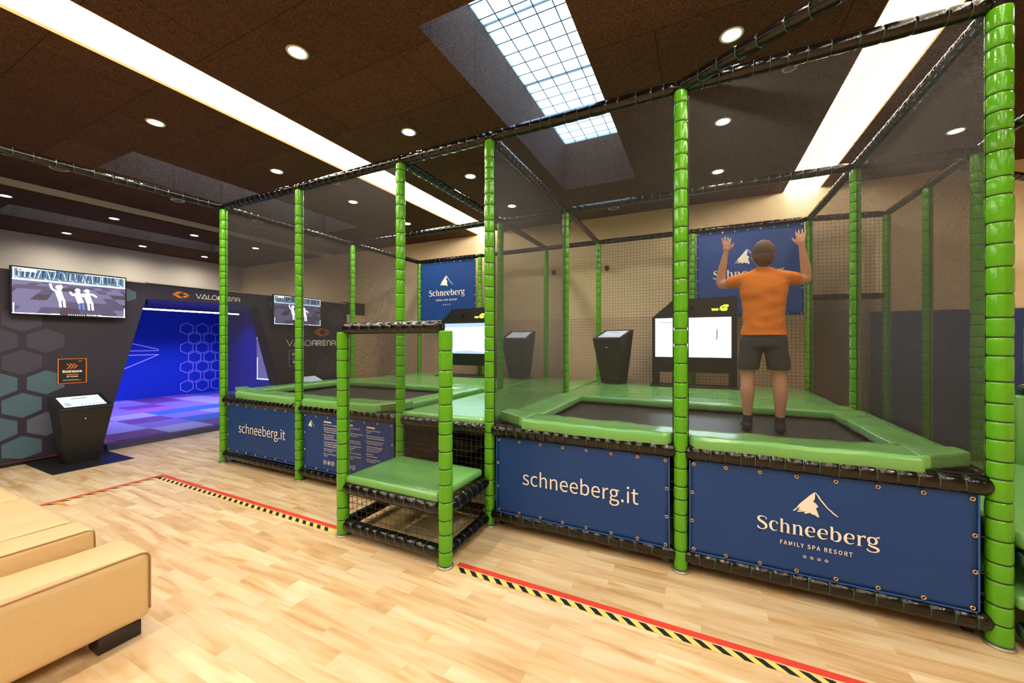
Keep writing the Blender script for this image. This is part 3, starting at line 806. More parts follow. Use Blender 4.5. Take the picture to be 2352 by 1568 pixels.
Fm = lambda u, v, t=0: FY(BY, -3.678, .540)(u * k * .95, v * k, t)
flat(bm, Fm, MTN, .0075); stroke(bm, Fm, RIDGE, .007, .0075, smooth=3); part(bB, 'mountain_emblem', bm, M['print'])
# tall banners on the back net
YK = Y2 - .05
bE = banner(-5.27, -3.94, 1.88, 3.12, YK, 'tall blue banner with mountain emblem above the left game screen', 9, 8, 5, False)
logotype(bE, FY(YK, -4.62, 2.43), 1.55)
bF = banner(-.06, 1.26, 1.86, 3.12, YK, 'tall creased blue banner with mountain emblem behind the jumping person', 9, 8, 6, False)
logotype(bF, FY(YK, .60, 2.42), 1.55)

# ================================================================ kiosks and game screens
def kiosk(x, y, z, rz, label, plate=None, sc=1.0, tw=.50, lines=True):
    r = empty('info_kiosk', (x, y, z), rz, label, 'kiosk')
    # local: front faces -Y ; body tapers downwards, top slopes to the front
    bm = BM(); b, tf = .15 * sc, tw / 2
    lo = [(-b, -.10), (b, -.10), (b, .14), (-b, .14)]
    hf, hb = .665, .80
    up = [(-tf, -.21, hf), (tf, -.21, hf), (tf, .17, hb), (-tf, .17, hb)]
    L = [bm.verts.new((p[0], p[1], .006)) for p in lo]; U = [bm.verts.new(p) for p in up]
    bm.faces.new(L[::-1]); bm.faces.new(U)
    for i in range(4): bm.faces.new((L[i], L[(i + 1) % 4], U[(i + 1) % 4], U[i]))
    bevel(bm, .006, 2)
    obj('cabinet', bm, M['darkmetal'], r)
    # bezel + screen lying on the sloped top
    n = Vector((0, -(hb - hf), .38)).normalized()
    def P(u, v, t): return tuple(Vector((u, -.21 + .38 * v, hf + (hb - hf) * v)) + n * t)
    bm = BM(); prism(bm, [(-tf, 0), (tf, 0), (tf, 1), (-tf, 1)], P, .002, .022); bevel(bm, .003, 1); obj('screen_bezel', bm, M['tvframe'], r)
    s = obj('touch_screen', (lambda b_: (prism(b_, [(-tf + .06, .14), (tf - .05, .14), (tf - .05, .86), (-tf + .06, .86)], P, .0225, .0245), b_)[1])(BM()), M['cream_screen'], r)
    if lines:
        bm = BM()
        for (u, v, w) in [(-.07, .68, .14), (-.16, .34, .05), (-.16, .24, .05)] + [(-.03 + i * .035, .2, .012) for i in range(6)]:
            flat(bm, lambda a, b_, t: P(a, b_, t), [(u, v), (u + w, v), (u + w, v + .035), (u, v + .035)], .0255)
        o = obj('screen_text', bm, M['s_ink'], s)
    o = obj('lock', lathe(BM(), [(0, 0), (.011, 0), (.011, .006), (.006, .010), (0, .010)], 16), M['chrome'], r, True)
    o.rotation_euler = (PI / 2 + .1, 0, 0); o.location = (-.01, -.189, .55)
    if plate:
        o = obj('floor_plate', bevel(bxm(*plate, 0, .006), .002, 1), M['plate'], r); o.location = (0, 0, -.0 if z == 0 else 0)
    return r
kiosk(-7.03, 2.02, .0, PI / 2, 'black tapered touch kiosk on a steel plate beside the entrance sign', (-.36, .34, -.50, .38), .98, .48)
kiosk(-6.95, 5.15, .0, PI / 2, 'black tapered touch kiosk below the second wall television', (-.34, .34, -.36, .34), .98, .50)
kiosk(-2.83, 6.10, ZD, .0, 'black tapered kiosk on the deck beside the left game screen', None, 1, .48)
kiosk(-1.20, 6.02, ZD, -.32, 'black tapered kiosk on the deck beside the jumper\'s game screen', None, 1, .48)

def game_screen(x, y, label, play):
    r = empty('game_screen', (x, y, ZD + .004), 0, label, 'game screen'); F = FY(0)
    OUT = [(-.54, 0.014), (-.54, .985), (-.25, 1.235), (.545, 1.25), (.545, .014), (.455, .014), (.455, .20), (-.45, .20), (-.45, .014)]
    bm = BM(); prism(bm, OUT, lambda u, v, t: (u, t, v), 0, .20); obj('housing', bm, M['darkmetal'], r)
    obj('base_plate', bevel(bxm(-.56, .56, -.12, .26, 0, .014), .003, 1), M['brownplate'], r)
    bm = BM(); box(bm, -.03, .005, -.015, -.0005, 1.06, 1.13); bevel(bm, .003, 1); obj('camera_sensor', bm, M['tvframe'], r)
    s = obj('screen', bxm(-.495, .475, -.006, -.0005, .415, .97), M['s_white'] if play else M['s_lite'], r)
    bm = BM()
    Fs = FY(-.006)
    if play:
        for i in range(60): rect(bm, Fs, -.40 + i * .0145, .52, -.39 + i * .0145, .527 + .003 * (i % 2), .0006, 0)
        for i in range(9): stroke(bm, Fs, [(-.345, .535), (-.41 + i * .018, .60 + .03 * math.sin(i * .4))], .0022, .0006, 0)
        rect(bm, Fs, -.46, .905, -.26, .915, .0006, 0)
        for i in range(14): rect(bm, Fs, -.475 + (i % 3) * .03, .60 + (i // 3) * .055, -.465 + (i % 3) * .03, .606 + (i // 3) * .055, .0006, 0)
        for i in range(4): rect(bm, Fs, -.47, .44 + i * .018, -.30 + .02 * i, .444 + i * .018, .0006, 0)
        # small jumping figure on the screen
        stroke(bm, Fs, [(.30, .66), (.305, .73)], .012, .0007, 1); stroke(bm, Fs, [(.30, .74), (.305, .79)], .020, .0007, 1)
        flat(bm, Fs, circ(.305, .805, .010, 10), .0007, 1)
        for sx in (-1, 1): stroke(bm, Fs, [(.304, .785), (.304 + sx * .028, .80), (.304 + sx * .03, .845)], .006, .0007, 1); stroke(bm, Fs, [(.303, .74), (.303 + sx * .014, .70), (.303 + sx * .014, .655)], .008, .0007, 1)
    else:
        flat(bm, Fs, [(-.495, .415), (.475, .415), (.475, .44), (.1, .475), (-.2, .455)], .0006, 0)
        text(bm, Fs, 'VALOJUMP', -.14, .63, .055, .30, .0006, 2); 
        flat(bm, Fs, [(.0, .715), (.06, .735), (.14, .735), (.12, .72), (.05, .712)], .0006, 2)
        rect(bm, Fs, -.495, .90, .475, .97, .0004, 3); rect(bm, Fs, -.495, .84, .475, .90, .0003, 4)
    obj('screen_picture', bm, [M['s_teal'] if play else M['s_sky'], M['s_blue'], M['s_white'], M['s_sky'], M['s_lite']], s)
    bm = BM(); Fl = FY(-.001)
    text(bm, Fl, 'VALO', .235, 1.065, .030, .085, .004, bold=.0012); text(bm, Fl, 'JUMP', .325, 1.065, .034, .105, .004, bold=.003)
    flat(bm, Fl, [(.335, 1.10), (.355, 1.122), (.39, 1.138), (.43, 1.140), (.445, 1.128), (.44, 1.112), (.41, 1.104), (.40, 1.112), (.37, 1.112)], .004)
    obj('lit_logo', bm, M['s_glow'], r)
    return r
game_screen(-3.92, 6.03, 'black upright game screen with pale start picture in the left bay', False)
game_screen(-.105, 6.03, 'black upright game screen with bright play picture in front of the jumper', True)

# wall pipes' dark end caps seen on the back wall
for x, lab in ((-4.03 + .13, 'small dark wall spotlight right of the left tall banner'), (-2.50, 'small dark wall spotlight between the two kiosks'), (-1.5, 'small dark wall spotlight above the right kiosk')):
    r = empty('wall_spot', (x, YB - .0, 2.80), 0, lab, 'wall spotlight', 'dark spotlights on the back wall')
    o = obj('bracket', bevel(bxm(-.02, .02, -.05, 0, -.02, .02), .005, 1), M['tvframe'], r)
    bm = lathe(BM(), [(0, -.04), (.03, -.04), (.038, .03), (.03, .04), (0, .04)], 16); o = obj('lamp_head', bm, M['tvframe'], r, True); o.location = (0, -.075, 0); o.rotation_euler = (.5, 0, 0)

# ================================================================ person jumping
def capsule(bm, pts, n=14, sub=5):
    """pts: (x,y,z,r) chain, smooth tapered tube with round ends"""
    P = catmull(pts, sub) if len(pts) > 2 else [tuple(a + (b - a) * t / 4 for a, b in zip(pts[0], pts[1])) for t in range(5)]
    tube(bm, [p[:3] for p in P], [p[3] for p in P], n)
    for p in (P[0], P[-1]):
        bmesh.ops.create_icosphere(bm, subdivisions=2, radius=p[3], matrix=Matrix.Translation(p[:3]))
def ell(bm, c, r, rot=None, sub=3):
    m = Matrix.Translation(c) @ (rot or Matrix()) @ Matrix.Diagonal((*r, 1)); bmesh.ops.create_icosphere(bm, subdivisions=sub, radius=1, matrix=m)
def loft(bm, rings, n=28, y=0):
    prev = None
    for z, rx, ry in catmull(rings, 5):
        vs = [bm.verts.new((rx * math.cos(2 * PI * k / n), y + ry * math.sin(2 * PI * k / n), z)) for k in range(n)]
        if prev:
            for k in range(n): bm.faces.new((prev[k], prev[(k + 1) % n], vs[(k + 1) % n], vs[k]))
        else: bm.faces.new(vs[::-1])
        prev = vs
    bm.faces.new(prev)
def remesh(bm, vox, smooth=4):
    me = bpy.data.meshes.new('tmp'); bm.to_mesh(me); bm.free(); o = bpy.data.objects.new('tmp', me); C.objects.link(o)
    m = o.modifiers.new('r', 'REMESH'); m.mode = 'VOXEL'; m.voxel_size = vox
    s = o.modifiers.new('s', 'SMOOTH'); s.iterations = smooth; s.factor = .5
    out = bpy.data.meshes.new_from_object(o.evaluated_get(bpy.context.evaluated_depsgraph_get()))
    bpy.data.objects.remove(o); bpy.data.meshes.remove(me); return out
PX, PY, PZ = .44, 3.60, .795
person = empty('person', (PX, PY, PZ), 0, 'person in orange tee and dark shorts seen from behind, jumping with both arms raised', 'person')
def L(x, y, z, r): return (x, y, z, r)
def arm_pts(s):
    return [L(s * .135, 0, 1.205, .046), L(s * .205, .03, 1.185, .040), L(s * .285, .09, 1.185, .036), L(s * .288, .085, 1.26, .034), L(s * .272, .07, 1.35, .028), L(s * .255, .055, 1.44, .019)]
def leg_pts(s):
    return [L(s * .07, 0, .74, .068), L(s * .09, .005, .62, .064), L(s * .102, .012, .47, .054), L(s * .106, .008, .42, .048), L(s * .108, -.014, .31, .050), L(s * .108, -.012, .2, .038), L(s * .108, -.005, .09, .028), L(s * .108, 0, .055, .032)]
bm = BM()
for s in (-1, 1):
    capsule(bm, arm_pts(s)); capsule(bm, leg_pts(s))
    # foot
    capsule(bm, [L(s * .108, -.035, .035, .028), L(s * .112, .04, .034, .030), L(s * .118, .13, .022, .022)])
    # hand: palm and digits, palm turned forward
    wx, wy, wz = s * .255, .055, 1.44
    capsule(bm, [L(wx, wy, wz, .018), L(wx - s * .004, wy, wz + .028, .022)])
    ell(bm, (wx - s * .006, wy, wz + .045), (.032, .014, .036))
    for i, (dx, ln) in enumerate(((-.024, .052), (-.009, .062), (.007, .058), (.022, .046))):
        bx = wx - s * .006 - s * dx; by = wy; bz = wz + .07
        capsule(bm, [L(bx, by, bz - .012, .0078), L(bx - s * dx * .25, by + .004, bz + ln * .45, .0072), L(bx - s * dx * .35, by + .014, bz + ln, .006)], 10, 3)
    capsule(bm, [L(wx - s * .022, wy + .004, wz + .02, .010), L(wx - s * .046, wy + .010, wz + .045, .0085), L(wx - s * .056, wy + .014, wz + .068, .007)], 10, 3)
# torso, neck, head
loft(bm, [(.70, .115, .085), (.76, .135, .10), (.82, .130, .092), (.90, .118, .082), (.98, .122, .082), (1.07, .138, .085), (1.14, .145, .082), (1.20, .125, .065), (1.235, .06, .045)])
capsule(bm, [L(-.12, 0, 1.205, .045), L(0, -.005, 1.215, .05), L(.12, 0, 1.205, .045)])
capsule(bm, [L(0, -.01, 1.2, .05), L(0, 0, 1.27, .043), L(0, .012, 1.33, .045)])
ell(bm, (0, .012, 1.385), (.072, .088, .098)); ell(bm, (0, .045, 1.345), (.05, .06, .055))
ell(bm, (0, .102, 1.372), (.010, .014, .018), None, 2)                # nose
for s in (-1, 1): ell(bm, (s * .073, .01, 1.375), (.010, .018, .026), None, 2)   # ears
body = obj('body', remesh(bm, .0052, 5), M['skin'], person, True)
# face
for s in (-1, 1): 
    bm = BM(); ell(bm, (s * .028, .088, 1.392), (.011, .008, .007), None, 2); obj('eye', bm, M['eye'], body, True)
bm = BM(); ell(bm, (0, .102, 1.335), (.022, .006, .006), None, 2); obj('mouth', bm, M['lip'], body, True)
# hair
bm = BM(); ell(bm, (0, .002, 1.402), (.082, .092, .098)); ell(bm, (0, -.03, 1.36), (.072, .06, .075))
bmesh.ops.bisect_plane(bm, geom=bm.verts[:] + bm.edges[:] + bm.faces[:], plane_co=(0, .055, 1.40), plane_no=(0, 1, -.55), clear_outer=True)
for v in bm.verts: v.co += v.co.normalized() * 0 + Vector((noise.noise(v.co * 40), noise.noise(v.co * 41 + Vector((3, 0, 0))), noise.noise(v.co * 42))) * .006
obj('hair', bm, M['hair'], person, True)
# tee
bm = BM()
loft(bm, [(.70, .156, .120), (.755, .154, .118), (.80, .150, .112), (.88, .142, .105), (.96, .144, .102), (1.05, .156, .102), (1.12, .166, .098), (1.18, .158, .086), (1.225, .12, .066), (1.25, .062, .052)])
for s in (-1, 1):
    capsule(bm, [L(s * .08, 0, 1.205, .055), L(s * .14, .01, 1.20, .056), L(s * .215, .04, 1.186, .054)])
capsule(bm, [L(-.06, -.004, 1.245, .035), L(0, -.006, 1.25, .052), L(.06, -.004, 1.245, .035)])
bmesh.ops.create_icosphere(bm, subdivisions=1, radius=.01, matrix=Matrix.Translation((0, 0, .9)))
me = remesh(bm, .008, 30)
bm = BM(); bm.from_mesh(me)
bmesh.ops.bisect_plane(bm, geom=bm.verts[:] + bm.edges[:] + bm.faces[:], plane_co=(0, 0, .755), plane_no=(0, 0, -1), clear_outer=True)
for v in bm.verts:
    w = noise.noise(Vector((v.co.x * 9, v.co.y * 9, v.co.z * 16))) * .008; v.co += Vector((v.co.x, v.co.y, 0)).normalized() * w
obj('tee_shirt', bm, M['tee'], person, True)
# shorts
bm = BM()
loft(bm, [(.66, .145, .11), (.74, .146, .106), (.79, .138, .098), (.82, .13, .09)])
for s in (-1, 1):
    ell(bm, (s * .055, -.006, .72), (.085, .092, .10)); capsule(bm, [L(s * .072, 0, .72, .086), L(s * .090, .004, .60, .080), L(s * .102, .01, .50, .078)], 18)
me = remesh(bm, .008, 12)
bm = BM(); bm.from_mesh(me)
bmesh.ops.bisect_plane(bm, geom=bm.verts[:] + bm.edges[:] + bm.faces[:], plane_co=(0, 0, .485), plane_no=(0, 0, -1), clear_outer=True)
for v in bm.verts: v.co += Vector((noise.noise(v.co * 12), noise.noise(v.co * 13), 0)) * .006
obj('shorts', bm, M['shorts'], person, True)
for s in (-1, 1):
    bm = BM(); capsule(bm, [L(s * .108, -.035, .036, .034), L(s * .112, .04, .036, .036), L(s * .118, .13, .026, .028)]); capsule(bm, [L(s * .108, -.006, .04, .037), L(s * .108, -.006, .12, .033)])
    obj('sock', remesh(bm, .006, 2), M['sock'], person, True)

# ================================================================ sofa
sofa = empty('sofa', (-2.56, .0, 0), 0, 'low cream leather sofa with brown piping at the bottom left corner', 'sofa')
def so(name, bm, m, sm=True):
    o = obj(name, bm, m, sofa, sm); o.matrix_parent_inverse = Matrix.Translation(sofa.location).inverted(); return o
def cushion(x0, x1, y0, y1, z0, z1, bev, crown, seed, amp=.004, cz=None):
    bm = BM(); box(bm, x0, x1, y0, y1, z0, z1); bevel(bm, bev, 4)
    for i in range(1, 12):
        c = x0 + (x1 - x0) * i / 12; bmesh.ops.bisect_plane(bm, geom=bm.verts[:] + bm.edges[:] + bm.faces[:], plane_co=(c, 0, 0), plane_no=(1, 0, 0))
    for i in range(1, 30):
        c = y0 + (y1 - y0) * i / 30; bmesh.ops.bisect_plane(bm, geom=bm.verts[:] + bm.edges[:] + bm.faces[:], plane_co=(0, c, 0), plane_no=(0, 1, 0))
    for v in bm.verts:
        u = (v.co.x - x0) / (x1 - x0); w = (v.co.y - y0) / (y1 - y0); k = (v.co.z - z0) / (z1 - z0)
        s = max(0, math.sin(PI * u)) * max(0, math.sin(PI * min(1, max(0, w)))) ** .8
        v.co.z += crown * s * k + amp * k * noise.noise(Vector((v.co.x * 9, v.co.y * 7, seed)))
    return bm
def pipe(pts, r=.0042): 
    P = [Vector(p) for p in pts]
    for _ in range(2):
        Q = [P[0]]
        for a, b in zip(P, P[1:]): Q += [a.lerp(b, .25), a.lerp(b, .75)]
        P = Q + [P[-1]]
    bm = BM(); tube(bm, P, r, 6); return so('piping', bm, M['piping'])
ax0, ax1, ay1 = -2.865, -2.56, 1.0
so('armrest', cushion(ax0, ax1, -1.3, ay1, .075, .43, .045, .045, 1), M['leather'])
pipe([(ax1 - .011, -1.2, .419), (ax1 - .011, 0, .419), (ax1 - .011, .93, .419), (ax1 - .011, .975, .414), (ax1 - .011, .990, .39), (ax1 - .011, .990, .34), (ax1 - .011, .990, .2), (ax1 - .011, .990, .12)], .0048)
so('seat_cushion', cushion(-3.08, ax0 + .005, -1.2, .885, .30, .525, .03, .012, 2), M['leather'])
pipe([(ax0 - .003, -1.2, .518), (ax0 - .003, .83, .518), (ax0 - .003, .868, .510), (ax0 - .003, .877, .48), (ax0 - .003, .877, .36)])
pipe([(-3.075, -1.2, .522), (-3.075, .8, .522), (-3.075, .86, .515)], .003)
so('seat_cushion', cushion(-3.86, -3.085, -1.2, .875, .28, .52, .035, .02, 3, .008), M['leather'])
so('seat_cushion', cushion(-4.66, -3.865, -1.2, .865, .28, .52, .035, .02, 4, .008), M['leather'])
so('sofa_base', bevel(bxm(-4.68, ax0, -1.3, .86, .075, .30), .02, 3), M['leather'])
for (x, y) in ((ax1 - .13, .80), (ax1 - .13, -1.1), (-4.6, .7), (-4.6, -1.1)):
    so('foot', bevel(bxm(x, x + .11, y, y + .16, 0, .078), .004, 1), M['wood_dk'])
so('backrest', cushion(-4.68, ax0, -1.75, -1.22, .075, .80, .06, .02, 6), M['leather'])

# ================================================================ arcade partition
AX = -7.42; AT = .28
def panel(pts, name='partition_panel'):
    bm = BM(); prism(bm, pts, lambda u, v, t: (AX - t, u, v), 0, AT); return bm
arena = empty('arena_front', (AX, 3, 0), 0, 'dark printed partition with slanted opening into the blue lit game room', 'partition')
def ar(name, bm, m, sm=False):
    o = obj(name, bm, m, arena, sm); o.matrix_parent_inverse = Matrix.Translation(arena.location).inverted(); return o
ar('left_panel', panel([(-3.5, .07), (2.33, .07), (2.81, 2.13), (2.81, 2.36), (-3.5, 2.36)]), M['fabric'])
ar('header_panel', panel([(2.811, 2.14), (4.44, 2.14), (4.44, 2.36), (2.811, 2.36)]), M['fabric'])
ar('right_panel', panel([(4.98, .07), (6.45, .07), (6.45, 2.37), (4.441, 2.37), (4.441, 2.14)]), M['fabric'])
ar('end_panel', bxm(AX - AT, AX, 6.455, 6.99, .0, 2.13), M['wall']); ar('end_cap', bxm(AX - AT, AX, 6.455, 6.99, 2.131, 2.42), M['fabric'])
bm = BM(); box(bm, AX - AT, AX + .01, -3.5, 2.81, 2.361, 2.375); box(bm, AX - AT, AX + .01, 2.811, 6.45, 2.371, 2.385); ar('top_rail', bm, M['lampring'])
bm = BM(); box(bm, AX - AT + .02, AX - .02, -3.5, 2.3, .0, .035); box(bm, AX - AT + .02, AX - .02, 5.0, 6.45, .0, .069)
for y in (-2.5, -1, .3, 1.3, 2.1): box(bm, AX - .2, AX - .1, y, y + .05, .035, .07)
ar('plinth', bm, M['tvframe'])
# printed honeycomb
def hexp(cx, cy, r): return [(cx + r * .88 * math.cos(PI / 6 + PI / 3 * i), cy + r * .74 * math.sin(PI / 6 + PI / 3 * i)) for i in range(6)]
bmg, bmt, bmd = BM(), BM(), BM(); F = FX(AX)
R_ = .245
rnd = random.Random(5)
for row in range(0, 8):
    for col in range(-9, 5):
        cy = .20 + row * .262; cx = 1.64 + col * .385 + (.1925 if row % 2 else 0)
        if cx > 2.0 + (.1 if row in (3,) else 0) or cy > 2.0: continue
        d = 1.8 - cx
        if row >= 7: continue
        tgt = bmt if (row in (0, 1, 2, 3) and (col + row) % 3 != 1) else bmg
        if row >= 5 or (row >= 4 and col >= 0): tgt = bmd
        flat(tgt, F, [(a, max(.075, b)) for a, b in hexp(cx, cy, .205)], .0012)
flat(bmt, F, hexp(2.60, 2.17, .13), .0012); flat(bmg, F, [(2.60, 2.17)] + hexp(2.60, 2.17, .13)[0:4], .0014)
flat(bmg, F, hexp(4.75, 2.22, .12), .0012); flat(bmd, F, hexp(6.15, 2.05, .25), .0012); flat(bmd, F, hexp(5.9, .95, .3), .0012)
ar('honeycomb_print', bmg, M['hexg']); ar('honeycomb_print', bmt, M['hext']); ar('honeycomb_print', bmd, M['hexd'])
def emblem(bm, F, cx, cy, w, h, t=.0015, gap=.05):
    W_, H_ = w / 2, h / 2
    A = [[(-1, .06), (-.35, .95), (.25, .95), (-.4, .06)], [(-1, -.06), (-.4, -.06), (.25, -.95), (-.3, -.95)],
         [(.40, .80), (.12, .40), (.56, .06), (1, .06)], [(1, -.06), (.56, -.06), (.12, -.45), (.42, -.85)]]
    for p in A: flat(bm, F, [(cx + a * W_, cy + b * H_) for a, b in p], t)
def valo(bm, F, u, v, h, w, t=.0015):
    """VALO in thin strokes, ARENA in heavy rounded strokes; total width w"""
    s = h; k = w / 8.55; th = .13 * s
    X = lambda a: u + a * k
    stroke(bm, F, [(X(0), v + s), (X(.5), v), (X(1.0), v + s)], th, t)
    stroke(bm, F, [(X(1.1), v + th / 2), (X(1.6), v + s), (X(2.1), v + th / 2)], th, t, closed=True)
    stroke(bm, F, [(X(2.35), v + s), (X(2.35), v + th / 2), (X(3.0), v + th / 2)], th, t)
    stroke(bm, F, [(X(3.55) + .48 * k * math.cos(a * PI / 12), v + s / 2 + s * .47 * math.sin(a * PI / 12)) for a in range(24)], th, t, closed=True)
    b = .25 * s
    def A(x): stroke(bm, F, [(X(x), v), (X(x), v + .6 * s), (X(x + .15), v + .85 * s), (X(x + .38), v + .90 * s), (X(x + .62), v + .85 * s), (X(x + .76), v + .6 * s), (X(x + .76), v)], b, t); stroke(bm, F, [(X(x), v + .38 * s), (X(x + .76), v + .38 * s)], b * .8, t)
    A(4.3)
    stroke(bm, F, [(X(5.25), v), (X(5.25), v + .9 * s), (X(5.7), v + .9 * s), (X(5.92), v + .75 * s), (X(5.85), v + .5 * s), (X(5.6), v + .42 * s), (X(5.3), v + .42 * s)], b, t); stroke(bm, F, [(X(5.6), v + .42 * s), (X(5.98), v)], b, t)
    stroke(bm, F, [(X(6.85), v + .90 * s), (X(6.3), v + .90 * s), (X(6.2), v + .5 * s), (X(6.3), v + .10 * s), (X(6.85), v + .10 * s)], b, t); stroke(bm, F, [(X(6.25), v + .5 * s), (X(6.8), v + .5 * s)], b * .8, t)
    stroke(bm, F, [(X(7.08), v), (X(7.08), v + .6 * s), (X(7.2), v + .85 * s), (X(7.42), v + .9 * s), (X(7.66), v + .85 * s), (X(7.78), v + .6 * s), (X(7.78), v)], b, t)
    A(7.98 - .2 + .2)
bm = BM(); emblem(bm, F, 3.245, 2.24, .235, .105); ar('header_emblem', bm, M['orange'])
bm = BM(); valo(bm, F, 3.445, 2.205, .075, .655); ar('header_lettering', bm, M['print'])
bm = BM(); emblem(bm, F, 5.80, 1.702, .41, .185); ar('panel_emblem', bm, M['orange_d'])
bm = BM(); valo(bm, F, 4.99, 1.41, .12, 1.12); ar('panel_lettering', bm, M['print'])
# signs
def sign(cy, cz, w, h, label, edge, lines):
    r = empty('sign', (AX, cy, cz), 0, label, 'sign'); Fs = FX(.0)
    obj('board', bxm(.002, .008, -w / 2, w / 2, -h / 2, h / 2), M['signblack'], r)
    bm = BM(); e = .008
    stroke(bm, Fs, [(-w / 2 + e / 2, -h / 2 + e / 2), (w / 2 - e / 2, -h / 2 + e / 2), (w / 2 - e / 2, h / 2 - e / 2), (-w / 2 + e / 2, h / 2 - e / 2)], e, .0088, closed=True); obj('border', bm, edge, r)
    bm = BM(); bo = BM(); lines(bm, bo, Fs)
    obj('lettering', bm, M['print'], r)
    if len(bo.verts): obj('arrow_symbol', bo, M['orange'], r)
def ent(bm, bo, F):
    for i in range(3): stroke(bo, F, [(-.052 + i * .030, .095), (-.018 + i * .030 + .0, .062), (-.052 + i * .030, .029)], .009, .0092)
    text(bm, F, 'Entrance', -.088, -.018, .038, .176, .0092, bold=.0009)
    for i in range(6): flat(bo, F, circ(-.045 + i * .018, -.040, .004, 8), .0092); rect(bo, F, -.052 + i * .018, -.055, -.038 + i * .018, -.045, .0092)
    text(bm, F, 'Max. 6 players', -.052, -.078, .017, .104, .0092, bold=.0003)
    for i in range(3): rect(bm, F, -.085, -.125 + i * .006, .085 - .02 * i, -.1235 + i * .006, .0092)
    rect(bm, F, .055, .125, .085, .129, .0092)
sign(2.058, 1.115, .262, .325, 'square black sign reading Entrance with an orange border', M['orange'], ent)
def ext(bm, bo, F):
    text(bm, F, 'EXIT', -.06, .065, .062, .125, .0092, bold=.0014)
    text(bm, F, 'Please leave', -.06, .0, .021, None, .0092); text(bm, F, 'through here', -.06, -.028, .021, None, .0092)
    rect(bm, F, -.045, -.095, .045, -.05, .0092)
sign(5.16, 1.157, .25, .325, 'square black exit sign with a faint brown border', M['lampring'], ext)

